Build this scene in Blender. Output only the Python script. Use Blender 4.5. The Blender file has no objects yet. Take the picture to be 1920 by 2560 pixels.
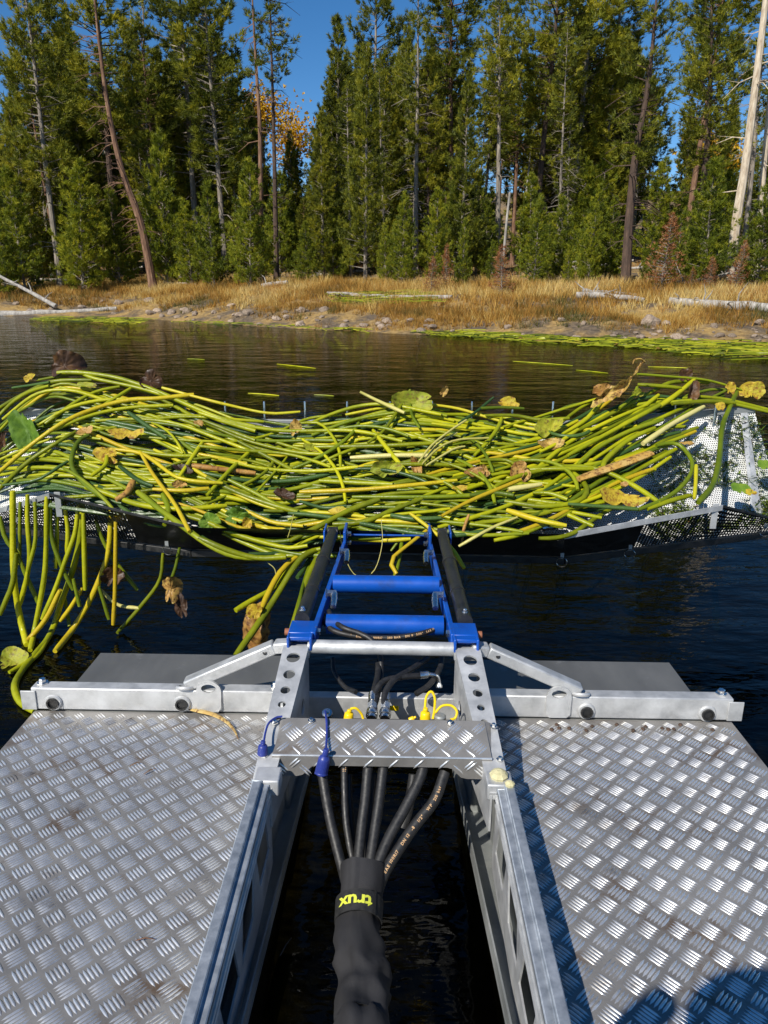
import bpy, bmesh, math, random
import numpy as np
from mathutils import Vector, Matrix, noise as mnoise
sc = bpy.context.scene
COL = sc.collection
R = math.radians
# ------------------------------------------------------------------ camera, sky, sun
FPX, CX, CY = 1850.0, 960.0, 1280.0
CAMZ, PITCH = 1.65, R(17.55)
cam_d = bpy.data.cameras.new('camera'); cam = bpy.data.objects.new('camera', cam_d); COL.objects.link(cam)
cam.location = (0, 0, CAMZ); cam.rotation_euler = (R(90) - PITCH, 0, 0)
cam_d.sensor_fit = 'VERTICAL'; cam_d.sensor_height = 24; cam_d.lens = 24 * FPX / 2560
cam_d.clip_start = 0.01; cam_d.clip_end = 2000
sc.camera = cam
SHX, SHY = 0.66, 0.87                      # shadow of a 1 m post
SUN_EL = math.atan2(1, math.hypot(SHX, SHY)); SUN_AZ = math.atan2(-SHX, -SHY)
w = bpy.data.worlds.new('World'); sc.world = w; w.use_nodes = True
nt = w.node_tree; bg = nt.nodes['Background']
sky = nt.nodes.new('ShaderNodeTexSky'); sky.sky_type = 'NISHITA'; sky.sun_disc = False
sky.sun_elevation = SUN_EL; sky.sun_rotation = SUN_AZ % (2 * math.pi)
sky.altitude = 2200; sky.air_density = 1.0; sky.dust_density = 0.1; sky.ozone_density = 3.5
hs_ = nt.nodes.new('ShaderNodeHueSaturation'); hs_.inputs['Saturation'].default_value = 1.26
nt.links.new(sky.outputs[0], hs_.inputs['Color']); nt.links.new(hs_.outputs[0], bg.inputs[0]); bg.inputs[1].default_value = 0.09
sun_d = bpy.data.lights.new('sun', 'SUN'); sun_d.energy = 5.0; sun_d.angle = R(0.53); sun_d.color = (1, .95, .86)
sun = bpy.data.objects.new('sun', sun_d); COL.objects.link(sun)
sun.rotation_euler = Vector((SHX, SHY, -1)).to_track_quat('-Z', 'Y').to_euler()
sc.view_settings.view_transform = 'Standard'; sc.view_settings.look = 'None'
sc.view_settings.exposure = 0.4; sc.view_settings.gamma = 1.0; sc.view_settings.use_curve_mapping = False
sc.cycles.max_bounces = 6; sc.cycles.transparent_max_bounces = 16
sc.cycles.use_denoising = True

rng = np.random.default_rng(7)
random.seed(7)
# ------------------------------------------------------------------ frames: pixels of the 1920x2560 photograph to places
fw = np.array([0, math.cos(PITCH), -math.sin(PITCH)]); upv = np.array([0, math.sin(PITCH), math.cos(PITCH)])
CAM = np.array([0, 0, CAMZ]); H = 1.2      # camera over the deck
_RB = (Matrix.Rotation(R(-.89), 3, 'Z') @ Matrix.Rotation(R(-1.42), 3, 'X') @ Matrix.Rotation(R(.5), 3, 'Y'))
RB = np.array([list(r) for r in _RB])
BOAT = Matrix.Translation((0, 0, CAMZ)) @ _RB.to_4x4() @ Matrix.Translation((0, 0, -H))
def ray(u, v): return fw + np.array([1, 0, 0]) * (u - CX) / FPX + upv * (CY - v) / FPX
def bray(u, v): return RB.T @ ray(u, v)
def bz(u, v, z=0.0):
    d = bray(u, v); return np.array([0, 0, H]) + d * (z - H) / d[2]
def by(u, v, y):
    d = bray(u, v); return np.array([0, 0, H]) + d * y / d[1]
def wz(u, v, z=0.0):
    d = ray(u, v); return CAM + d * (z - CAMZ) / d[2]
def wy(u, v, y):
    d = ray(u, v); return CAM + d * y / d[1]
def to_world(b): return CAM + RB @ (np.asarray(b) - np.array([0, 0, H]))
def from_world(p): return RB.T @ (np.asarray(p) - CAM) + np.array([0, 0, H])

# ------------------------------------------------------------------ materials
def mat(name):
    m = bpy.data.materials.new(name); m.use_nodes = True
    n = m.node_tree.nodes; return m, m.node_tree, n['Principled BSDF']
def N(t, kind, **kw):
    n = t.nodes.new('ShaderNode' + kind)
    for k, v in kw.items():
        if k in n.inputs: n.inputs[k].default_value = v
        else: setattr(n, k, v)
    return n
def ramp(t, fac, stops):
    r = t.nodes.new('ShaderNodeValToRGB'); t.links.new(fac, r.inputs[0])
    e = r.color_ramp.elements
    while len(e) < len(stops): e.new(0.5)
    for i, (p, c) in enumerate(stops):
        e[i].position = p; e[i].color = tuple(c) + (1,) if len(c) == 3 else c
    return r.outputs[0]
def objco(t, scale=(1, 1, 1)):
    c = t.nodes.new('ShaderNodeTexCoord'); mp = t.nodes.new('ShaderNodeMapping'); mp.inputs['Scale'].default_value = scale
    t.links.new(c.outputs['Object'], mp.inputs[0]); return mp.outputs[0]
def noise_out(t, vec, scale, detail=4, rough=.55):
    n = N(t, 'TexNoise', Scale=scale, Detail=detail, Roughness=rough); t.links.new(vec, n.inputs['Vector']); return n.outputs['Fac']
def bump(t, p, h, strength, dist=.01):
    b = N(t, 'Bump', Strength=strength, Distance=dist); t.links.new(h, b.inputs['Height']); t.links.new(b.outputs[0], p.inputs['Normal']); return b

def metal(name, c0, c1, rough=(.3, .5), metallic=1.0, scale=9, stretch=(1, 1, 1), bstr=.05, dirt=None, fine=60, chips=None, dlim=(.52, .72), dscale=3.3):
    m, t, p = mat(name); v = objco(t, stretch)
    a = noise_out(t, v, scale, 6, .65)
    col = ramp(t, a, [(.3, c0), (.7, c1)])
    f = noise_out(t, v, fine, 3)
    if dirt:
        d = noise_out(t, objco(t), dscale, 8, .72)
        k = ramp(t, d, [(dlim[0], (0, 0, 0)), (dlim[1], (1, 1, 1))])
        mx = N(t, 'MixRGB'); t.links.new(k, mx.inputs[0]); t.links.new(col, mx.inputs[1]); mx.inputs[2].default_value = tuple(dirt) + (1,); col = mx.outputs[0]
    if chips:
        d = noise_out(t, objco(t), 26, 6, .75); k = ramp(t, d, [(.655, (0, 0, 0)), (.675, (1, 1, 1))])
        mx = N(t, 'MixRGB'); t.links.new(k, mx.inputs[0]); t.links.new(col, mx.inputs[1]); mx.inputs[2].default_value = tuple(chips) + (1,); col = mx.outputs[0]
    t.links.new(col, p.inputs['Base Color'])
    rr = N(t, 'MapRange'); t.links.new(a, rr.inputs[0]); rr.inputs[1].default_value = .3; rr.inputs[2].default_value = .7
    rr.inputs[3].default_value, rr.inputs[4].default_value = rough; t.links.new(rr.outputs[0], p.inputs['Roughness'])
    p.inputs['Metallic'].default_value = metallic
    bump(t, p, f, bstr, .004)
    return m
M = {}
M['galv'] = metal('galvanised_steel', (.36, .365, .365), (.60, .605, .605), (.38, .6), .5, 14, bstr=.12)
M['galv_dull'] = metal('weathered_galvanised_steel', (.20, .21, .205), (.34, .355, .345), (.45, .65), .4, 7, (1, .5, 1), .12, dirt=(.42, .42, .40))
M['galv_blue'] = metal('bluish_galvanised_rail', (.20, .225, .255), (.40, .43, .47), (.4, .6), .5, 30, bstr=.2)
M['deck'] = metal('aluminium_tread_sheet', (.18, .172, .162), (.29, .278, .262), (.36, .55), .4, 5, bstr=.12, dirt=(.13, .09, .06), dlim=(.54, .68), dscale=6)
M['bars'] = metal('worn_aluminium_tread_bars', (.62, .61, .59), (.86, .85, .83), (.22, .40), .75, 18, bstr=.06, dirt=(.30, .26, .22), dlim=(.54, .68), dscale=7)
M['bowplate'] = metal('dull_aluminium_plate', (.14, .14, .135), (.22, .22, .21), (.42, .6), .6, 4, (1, .35, 1), .05, dirt=(.30, .30, .29), dlim=(.60, .74), dscale=8)
M['chrome'] = metal('zinc_plated_fitting', (.55, .55, .53), (.8, .8, .78), (.18, .32), 1.0, 40)
M['tin'] = metal('stainless_pin', (.5, .5, .5), (.7, .7, .7), (.2, .3), 1.0, 40)
M['blue'] = metal('blue_gloss_paint', (.002, .055, .31), (.003, .075, .40), (.26, .42), 0.0, 6, bstr=.05, dirt=(.012, .04, .16), dlim=(.5, .75), dscale=9, chips=(.16, .17, .19))
M['black_and_shade'] = metal('black_paint_and_wall_shade', (.006, .006, .006), (.022, .022, .021), (.32, .6), 0.0, 25, bstr=.15)  # real black on the cylinders; on the rake's rear walls it stands for shade
M['rubber'] = metal('black_hose_rubber', (.007, .007, .0075), (.018, .018, .019), (.4, .65), 0.0, 60, bstr=.2)
M['black'] = metal('black_plastic', (.008, .008, .008), (.016, .016, .016), (.35, .5), 0.0, 10)
M['yellow'] = metal('yellow_plastic', (.72, .48, .005), (.8, .56, .01), (.3, .4), 0.0, 10)
M['bluecap'] = metal('navy_rubber_cap', (.015, .025, .16), (.022, .04, .24), (.35, .5), 0.0, 20)
M['rust'] = metal('rusty_pin_end', (.18, .06, .03), (.3, .12, .06), (.6, .8), .2, 40)
M['foam'] = metal('yellowed_foam', (.42, .38, .20), (.6, .55, .33), (.7, .9), 0.0, 70, bstr=.6)
M['lettering'] = metal('orange_hose_lettering', (.42, .25, .12), (.5, .32, .16), (.6, .7), 0.0, 20)
M['lettering_white'] = metal('white_hose_lettering', (.6, .6, .6), (.7, .7, .7), (.6, .7), 0.0, 20)
M['neon'] = metal('yellow_woven_lettering', (.50, .54, .04), (.58, .61, .06), (.7, .8), 0.0, 60, bstr=.4)
# fabric sleeve
m, t, p = mat('black_woven_sleeve'); v = objco(t)
wv = N(t, 'TexWave', Scale=420.0); wv.bands_direction = 'DIAGONAL'; t.links.new(v, wv.inputs['Vector'])
a = noise_out(t, v, 12, 5); t.links.new(ramp(t, a, [(.3, (.008, .008, .0095)), (.7, (.020, .020, .023))]), p.inputs['Base Color'])
p.inputs['Roughness'].default_value = .8; bump(t, p, wv.outputs['Fac'], .25, .002); M['sleeve'] = m
M['strap'] = metal('black_webbing', (.008, .008, .008), (.018, .018, .018), (.6, .8), 0.0, 90, bstr=.4)
# perforated sheets
def perforated(name, c0, c1, metallic, pitch, hole, rough=(.35, .55), dirt=None, staggered=True):
    m = metal(name, c0, c1, rough, metallic, 8, bstr=.05, dirt=dirt); t = m.node_tree
    p = t.nodes['Principled BSDF']; out = t.nodes['Material Output']
    uv = t.nodes.new('ShaderNodeUVMap'); s = t.nodes.new('ShaderNodeSeparateXYZ'); t.links.new(uv.outputs[0], s.inputs[0])
    def mth(op, a, b=None):
        n = t.nodes.new('ShaderNodeMath'); n.operation = op
        for i, x in enumerate((a, b)):
            if x is None: continue
            if isinstance(x, (int, float)): n.inputs[i].default_value = x
            else: t.links.new(x, n.inputs[i])
        return n.outputs[0]
    def lattice(ox, oy):
        sy = pitch * (1.73 if staggered else 1.0)
        fx = mth('SUBTRACT', mth('FRACT', mth('ADD', mth('DIVIDE', s.outputs[0], pitch), ox)), .5)
        fy = mth('MULTIPLY', mth('SUBTRACT', mth('FRACT', mth('ADD', mth('DIVIDE', s.outputs[1], sy), oy)), .5), sy / pitch)
        return mth('SQRT', mth('ADD', mth('MULTIPLY', fx, fx), mth('MULTIPLY', fy, fy)))
    d = lattice(0.0, 0.0)
    if staggered: d = mth('MINIMUM', d, lattice(.5, .5))
    k = mth('LESS_THAN', d, hole)
    tr = t.nodes.new('ShaderNodeBsdfTransparent'); mx = t.nodes.new('ShaderNodeMixShader')
    t.links.new(k, mx.inputs[0]); t.links.new(p.outputs[0], mx.inputs[1]); t.links.new(tr.outputs[0], mx.inputs[2]); t.links.new(mx.outputs[0], out.inputs[0])
    return m
M['perf'] = perforated('perforated_galvanised_sheet', (.50, .50, .49), (.68, .68, .67), .05, .0135, .27, (.5, .7), dirt=(.28, .29, .2))
M['perf_shade'] = perforated('perforated_sheet_shade_black', (.010, .010, .010), (.022, .022, .022), .2, .017, .26, staggered=False)  # shade under the near rim put into the sheet's black colour
# plants
def plant(name, stops, rough=.34, spec=.32, trans=0.0, scale=5.0, spots=None, objrand=.5, spl=(.60, .72)):
    m, t, p = mat(name); v = objco(t)
    oi = t.nodes.new('ShaderNodeObjectInfo'); a = noise_out(t, v, scale, 4)
    ad = N(t, 'Math', operation='MULTIPLY_ADD'); t.links.new(oi.outputs['Random'], ad.inputs[0]); ad.inputs[1].default_value = objrand; 
    sb = N(t, 'Math', operation='SUBTRACT'); t.links.new(a, sb.inputs[0]); sb.inputs[1].default_value = objrand * .5
    t.links.new(sb.outputs[0], ad.inputs[2])
    col = ramp(t, ad.outputs[0], stops)
    if spots:
        b = noise_out(t, v, 45, 4, .7); k = ramp(t, b, [(spl[0], (0, 0, 0)), (spl[1], (1, 1, 1))])
        mx = N(t, 'MixRGB'); t.links.new(k, mx.inputs[0]); t.links.new(col, mx.inputs[1]); mx.inputs[2].default_value = tuple(spots) + (1,); col = mx.outputs[0]
    t.links.new(col, p.inputs['Base Color']); p.inputs['Roughness'].default_value = rough; p.inputs['Specular IOR Level'].default_value = spec
    bump(t, p, noise_out(t, v, 70, 4), .3, .006)
    rm = N(t, 'MapRange'); t.links.new(noise_out(t, v, 30, 3), rm.inputs[0]); rm.inputs[3].default_value = rough - .2; rm.inputs[4].default_value = rough + .3; t.links.new(rm.outputs[0], p.inputs['Roughness'])
    if trans:
        out = t.nodes['Material Output']; tl = t.nodes.new('ShaderNodeBsdfTranslucent'); t.links.new(col, tl.inputs[0])
        mx = N(t, 'MixShader'); mx.inputs[0].default_value = trans; t.links.new(p.outputs[0], mx.inputs[1]); t.links.new(tl.outputs[0], mx.inputs[2]); t.links.new(mx.outputs[0], out.inputs[0])
    return m
M['st_lime'] = plant('stem_yellow_green', [(.2, (.10, .12, .002)), (.5, (.23, .25, .003)), (.8, (.40, .38, .006))])
M['st_green'] = plant('stem_olive_green', [(.2, (.06, .09, .003)), (.5, (.12, .16, .004)), (.8, (.21, .235, .006))])
M['st_gold'] = plant('stem_golden_yellow', [(.2, (.36, .25, .008)), (.5, (.43, .34, .010)), (.8, (.40, .37, .012))], spots=(.26, .13, .015))
M['st_dark'] = plant('stem_dark_green', [(.2, (.018, .045, .010)), (.5, (.035, .075, .016)), (.8, (.06, .11, .02))])
M['st_pale'] = plant('stem_pale_cut', [(.2, (.34, .31, .07)), (.5, (.44, .40, .12)), (.8, (.52, .46, .18))], spots=(.35, .22, .08))
M['st_tan'] = plant('rhizome_tan', [(.2, (.26, .12, .025)), (.5, (.40, .23, .05)), (.8, (.46, .33, .12))], .5, spots=(.14, .06, .02), scale=16, spl=(.5, .62))
M['lf_green'] = plant('leaf_yellow_green', [(.25, (.12, .17, .012)), (.5, (.27, .30, .02)), (.75, (.42, .38, .03))], .55, .35, .25, 14, spots=(.16, .11, .02), objrand=.25, spl=(.5, .64))
M['lf_yellow'] = plant('leaf_golden', [(.25, (.40, .26, .015)), (.5, (.52, .38, .03)), (.75, (.36, .36, .03))], .55, .35, .25, 16, spots=(.20, .075, .012), objrand=.25, spl=(.47, .62))
M['lf_brown'] = plant('leaf_dark_brown', [(.25, (.018, .008, .004)), (.5, (.05, .022, .008)), (.75, (.16, .075, .02))], .5, .4, .1, 16, objrand=.25)
M['lf_tan'] = plant('leaf_dry_tan', [(.25, (.25, .11, .025)), (.5, (.42, .24, .06)), (.75, (.48, .36, .08))], .5, .4, .2, 20, spots=(.10, .04, .012), objrand=.25, spl=(.48, .62))
M['lf_fresh'] = plant('leaf_fresh_green', [(.25, (.06, .13, .012)), (.5, (.12, .22, .02)), (.75, (.2, .28, .03))], .55, .35, .25, 20, objrand=.25)

# ------------------------------------------------------------------ mesh helpers
class MB:
    def __init__(s): s.v = []; s.f = []; s.uv = None
    def add(s, vs, fs):
        b = len(s.v); s.v.extend([tuple(map(float, q)) for q in vs]); s.f.extend([tuple(i + b for i in f) for f in fs]); return s
    def box(s, x0, x1, y0, y1, z0, z1):
        return s.add([(x, y, z) for z in (z0, z1) for y in (y0, y1) for x in (x0, x1)], [(0, 2, 3, 1), (4, 5, 7, 6), (0, 1, 5, 4), (2, 6, 7, 3), (0, 4, 6, 2), (1, 3, 7, 5)])
    def hexa(s, q, d):
        """quad q (4 points, counter-clockwise seen from outside) thickened by -d along its normal"""
        q = [np.array(p, float) for p in q]; n = np.cross(q[1] - q[0], q[3] - q[0]); n /= np.linalg.norm(n)
        b = [p - n * d for p in q]
        return s.add(q + b, [(0, 1, 2, 3), (7, 6, 5, 4)] + [(i, i + 4, (i + 1) % 4 + 4, (i + 1) % 4) for i in range(4)])
    def bar(s, a, b, w, h, up=(0, 0, 1)):
        """box beam from a to b"""
        a, b = np.array(a, float), np.array(b, float); d = b - a; d /= np.linalg.norm(d)
        x = np.cross(d, up); x /= np.linalg.norm(x); z = np.cross(x, d)
        c = [(-1, -1), (1, -1), (1, 1), (-1, 1)]
        vs = [p + x * i * w / 2 + z * j * h / 2 for p in (a, b) for i, j in c]
        return s.add(vs, [(3, 2, 1, 0), (4, 5, 6, 7)] + [(i, (i + 1) % 4, (i + 1) % 4 + 4, i + 4) for i in range(4)])
    def tube(s, path, r, n=10, cap=True, flat=1.0, twist0=None):
        P = [np.array(p, float) for p in path]; k = len(P)
        rr = [r] * k if np.isscalar(r) else list(r)
        T = []
        for i in range(k):
            d = P[min(i + 1, k - 1)] - P[max(i - 1, 0)]; T.append(d / (np.linalg.norm(d) + 1e-12))
        ref = np.array([0, 0, 1.0]) if abs(T[0][2]) < .9 else np.array([0, 1.0, 0])
        u = np.cross(T[0], ref); u /= np.linalg.norm(u); vs = []
        for i in range(k):
            u = u - T[i] * (u @ T[i]); u /= np.linalg.norm(u); w_ = np.cross(T[i], u)
            for j in range(n):
                a = 2 * math.pi * j / n; vs.append(P[i] + (u * math.cos(a) + w_ * math.sin(a) * flat) * rr[i])
        fs = [(i * n + j, i * n + (j + 1) % n, (i + 1) * n + (j + 1) % n, (i + 1) * n + j) for i in range(k - 1) for j in range(n)]
        if cap: fs += [tuple(range(n - 1, -1, -1)), tuple((k - 1) * n + j for j in range(n))]
        return s.add(vs, fs)
    def cyl(s, a, b, r, n=20, r2=None): return s.tube([a, b], [r, r if r2 is None else r2], n)
    def ring(s, a, b, ro, ri, n=20):
        """hollow tube from a to b"""
        a, b = np.array(a, float), np.array(b, float); d = (b - a) / np.linalg.norm(b - a)
        ref = np.array([0, 0, 1.0]) if abs(d[2]) < .9 else np.array([0, 1.0, 0]); x = np.cross(d, ref); x /= np.linalg.norm(x); y = np.cross(d, x)
        vs = []
        for p, r in ((a, ri), (a, ro), (b, ro), (b, ri)):
            for j in range(n): an = 2 * math.pi * j / n; vs.append(p + (x * math.cos(an) + y * math.sin(an)) * r)
        return s.add(vs, [(i * n + j, i * n + (j + 1) % n, ((i + 1) % 4) * n + (j + 1) % n, ((i + 1) % 4) * n + j) for i in range(4) for j in range(n)])
    def torus(s, c, nrm, R_, r, n=24, m=6):
        nrm = np.array(nrm, float); nrm /= np.linalg.norm(nrm); x = np.cross(nrm, (0.3, .2, 1)); x /= np.linalg.norm(x); y = np.cross(nrm, x); c = np.array(c, float)
        vs = []
        for i in range(n):
            a = 2 * math.pi * i / n; d = x * math.cos(a) + y * math.sin(a)
            for j in range(m):
                b = 2 * math.pi * j / m; vs.append(c + d * (R_ + r * math.cos(b)) + nrm * r * math.sin(b))
        return s.add(vs, [(i * m + j, i * m + (j + 1) % m, ((i + 1) % n) * m + (j + 1) % m, ((i + 1) % n) * m + j) for i in range(n) for j in range(m)])
    def lathe(s, a, axis, prof, n=16):
        axis = np.array(axis, float); axis /= np.linalg.norm(axis); a = np.array(a, float)
        x = np.cross(axis, (0.2, 1, .1) if abs(axis[1]) < .9 else (1, 0, 0)); x /= np.linalg.norm(x); y = np.cross(axis, x); vs = []
        for h, r in prof:
            for j in range(n): an = 2 * math.pi * j / n; vs.append(a + axis * h + (x * math.cos(an) + y * math.sin(an)) * r)
        k = len(prof)
        return s.add(vs, [(i * n + j, i * n + (j + 1) % n, (i + 1) * n + (j + 1) % n, (i + 1) * n + j) for i in range(k - 1) for j in range(n)] + [tuple(range(n - 1, -1, -1)), tuple((k - 1) * n + j for j in range(n))])
def mesh(name, v, f, smooth=True, sharp=35):
    me = bpy.data.meshes.new(name); me.from_pydata([tuple(x) for x in v], [], f)
    if smooth:
        me.polygons.foreach_set('use_smooth', [True] * len(me.polygons)); me.set_sharp_from_angle(angle=R(sharp))
    me.update(); return me
ORG = {}
def link(name, me, material=None, parent=None, loc=None):
    o = bpy.data.objects.new(name, me); COL.objects.link(o)
    if material is not None and me is not None and not me.materials: me.materials.append(material)
    if parent is not None: o.parent = parent
    if loc is not None: o.location = loc
    return o
def tag(o, label=None, cat=None, group=None, kind=None):
    for k, v in (('label', label), ('category', cat), ('group', group), ('kind', kind)):
        if v: o[k] = v
    return o
AFLOAT = []       # everything that sits in the boat's own frame
def root(name, loc, label, cat, group=None, boat=True):
    o = bpy.data.objects.new(name, None); COL.objects.link(o); o.location = loc; o.empty_display_size = .1
    tag(o, label, cat, group); ORG[o] = np.array(loc, float)
    if boat: AFLOAT.append(o)
    return o
def part(name, mb, material, parent, bevel=0.0, smooth=True, sharp=35, kind=None, label=None):
    org = ORG[parent]; v = np.array(mb.v) - org
    me = mesh(name, v, mb.f, smooth, sharp)
    if mb.uv is not None:
        l = me.uv_layers.new(name='UVMap')
        for i, lp in enumerate(me.loops): l.data[i].uv = mb.uv[lp.vertex_index]
    o = link(name, me, material, parent); ORG[o] = org
    if bevel:
        b = o.modifiers.new('bevel', 'BEVEL'); b.width = bevel; b.segments = 2; b.limit_method = 'ANGLE'; b.angle_limit = R(40)
    tag(o, label, kind=kind); return o
def solo(name, mb, material, label, cat, group=None, boat=True, smooth=True, sharp=40, kind=None, bevel=0):
    v = np.array(mb.v); org = v.mean(0); org[2] = v[:, 2].min()
    me = mesh(name, v - org, mb.f, smooth, sharp); o = link(name, me, material, None, org); tag(o, label, cat, group, kind)
    if bevel:
        b = o.modifiers.new('bevel', 'BEVEL'); b.width = bevel; b.segments = 2; b.limit_method = 'ANGLE'; b.angle_limit = R(40)
    if boat: AFLOAT.append(o)
    ORG[o] = org
    return o
def spline(pts, n=24):
    P = np.array(pts, float); k = len(P)
    if k == 2: return [P[0] + (P[1] - P[0]) * i / (n - 1) for i in range(n)]
    Q = np.vstack([2 * P[0] - P[1], P, 2 * P[-1] - P[-2]]); out = []
    seg = np.linalg.norm(np.diff(P, axis=0), axis=1); cum = np.concatenate([[0], np.cumsum(seg)])
    for s in np.linspace(0, cum[-1], n):
        i = min(max(int(np.searchsorted(cum, s, 'right')) - 1, 0), k - 2); t_ = (s - cum[i]) / (seg[i] + 1e-12)
        a, b, c, d = Q[i], Q[i + 1], Q[i + 2], Q[i + 3]
        out.append(.5 * ((2 * b) + (c - a) * t_ + (2 * a - 5 * b + 4 * c - d) * t_ ** 2 + (3 * b - a - 3 * c + d) * t_ ** 3))
    return out
def holed_plate(outline, holes, thick, place):
    """flat plate with real holes: outline and holes are 2D loops, place(x, y, z) puts a point in the boat frame"""
    cu = bpy.data.curves.new('tmp', 'CURVE'); cu.dimensions = '2D'; cu.fill_mode = 'BOTH'; cu.extrude = thick / 2
    for loop in [outline] + holes:
        sp = cu.splines.new('POLY'); sp.points.add(len(loop) - 1); sp.use_cyclic_u = True
        for q, (x, y) in zip(sp.points, loop): q.co = (x, y, 0, 1)
    ob = bpy.data.objects.new('tmp', cu); COL.objects.link(ob)
    me = bpy.data.meshes.new_from_object(ob.evaluated_get(bpy.context.evaluated_depsgraph_get()))
    mb = MB(); mb.add([place(*v.co) for v in me.vertices], [tuple(p.vertices) for p in me.polygons])
    bpy.data.objects.remove(ob); bpy.data.curves.remove(cu); bpy.data.meshes.remove(me)
    return mb
def circle(cx, cy, r, n=24, ry=None): return [(cx + r * math.cos(2 * math.pi * i / n), cy + (ry or r) * math.sin(2 * math.pi * i / n)) for i in range(n)]
def text_mesh(s, size):
    cu = bpy.data.curves.new('tmp', 'FONT'); cu.body = s; cu.size = size; cu.align_x = 'CENTER'; cu.align_y = 'CENTER'; cu.resolution_u = 2; cu.offset = size * .03
    ob = bpy.data.objects.new('tmp', cu); COL.objects.link(ob)
    me = bpy.data.meshes.new_from_object(ob.evaluated_get(bpy.context.evaluated_depsgraph_get()))
    v = np.array([tuple(q.co) for q in me.vertices]); f = [tuple(p.vertices) for p in me.polygons]
    bpy.data.objects.remove(ob); bpy.data.curves.remove(cu); bpy.data.meshes.remove(me); return v, f
# ------------------------------------------------------------------ setting: land, lake
SHX_ = [-400, -60, -25, -17.5, -12, -8, -5.2, 0, 5, 10.5, 20, 60, 400]
SHY_ = [60, 42, 36, 35, 34, 30.5, 27.6, 24, 21.2, 19.5, 17.5, 12, -20]
def shore(x): return np.interp(x, SHX_, SHY_)
def wob(x, y, s, seed=0): return mnoise.noise((x * s + seed, y * s - seed, seed * .37))
def ground_z(x, y):
    s = (y - shore(x)) * .93 + .5 * wob(x, y, .45, 3)
    if s < 0: return max(-2.2, s * .30)
    z = float(np.interp(s, [0, .6, 1.6, 4.5, 9, 14, 40, 90, 200, 600], [0, .10, .38, .85, 1.32, 1.6, 4.2, 11, 25, 40]))
    k = min(1, s / 2)
    return z + k * (.13 * wob(x, y, .5) + .06 * wob(x, y, 1.6, 5)) + .02 * wob(x, y, 4, 8)
xs = np.unique(np.concatenate([np.linspace(-420, -60, 13), np.linspace(-60, -28, 17), np.linspace(-28, 26, 145), np.linspace(26, 60, 18), np.linspace(60, 420, 13)]))
ys = np.unique(np.concatenate([np.linspace(-120, 10, 14), np.linspace(10, 50, 121), np.linspace(50, 100, 26), np.linspace(100, 600, 21)]))
gv = [(x, y, ground_z(x, y)) for y in ys for x in xs]; nx = len(xs)
gf = [(j * nx + i, j * nx + i + 1, (j + 1) * nx + i + 1, (j + 1) * nx + i) for j in range(len(ys) - 1) for i in range(nx - 1)]
m, t, p = mat('bank_soil_and_litter'); v = objco(t)
a = noise_out(t, v, .9, 6, .62); b = noise_out(t, v, 7, 6, .7)
c1 = ramp(t, b, [(.3, (.035, .026, .018)), (.55, (.115, .082, .05)), (.75, (.22, .17, .11))])
c2 = ramp(t, b, [(.3, (.16, .095, .03)), (.6, (.34, .22, .07)), (.8, (.45, .34, .15))])
mx = N(t, 'MixRGB'); t.links.new(ramp(t, a, [(.42, (0, 0, 0)), (.58, (1, 1, 1))]), mx.inputs[0]); t.links.new(c1, mx.inputs[1]); t.links.new(c2, mx.inputs[2])
t.links.new(mx.outputs[0], p.inputs['Base Color']); p.inputs['Roughness'].default_value = .95; bump(t, p, b, .8, .06)
tag(link('ground', mesh('ground', gv, gf), m), kind='structure')

m, t, p = mat('lake_water'); out = t.nodes['Material Output']; t.nodes.remove(p)
v = objco(t, (1, 1.9, 1)); v2 = objco(t, (1, 2.6, 1))
n1 = noise_out(t, v, .9, 3, .5); n2 = noise_out(t, v2, 4.2, 3, .55)
mixn = N(t, 'Math', operation='MULTIPLY_ADD'); t.links.new(n2, mixn.inputs[0]); mixn.inputs[1].default_value = .26; t.links.new(n1, mixn.inputs[2])
bp = N(t, 'Bump', Strength=.34, Distance=.08); t.links.new(mixn.outputs[0], bp.inputs['Height'])
fr = N(t, 'Fresnel', IOR=1.333); t.links.new(bp.outputs[0], fr.inputs[1])
gl = N(t, 'BsdfGlossy', Roughness=.015); t.links.new(bp.outputs[0], gl.inputs['Normal']); gl.inputs['Color'].default_value = (.70, .69, .66, 1)
tr = t.nodes.new('ShaderNodeBsdfTransparent'); tr.inputs[0].default_value = (.11, .12, .085, 1)
ms = t.nodes.new('ShaderNodeMixShader'); t.links.new(fr.outputs[0], ms.inputs[0]); t.links.new(tr.outputs[0], ms.inputs[1]); t.links.new(gl.outputs[0], ms.inputs[2]); t.links.new(ms.outputs[0], out.inputs[0])
tag(link('lake_water', mesh('lake_water', [(-420, -120, 0), (420, -120, 0), (420, 120, 0), (-420, 120, 0)], [(0, 1, 2, 3)], False), m), kind='structure')

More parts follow.
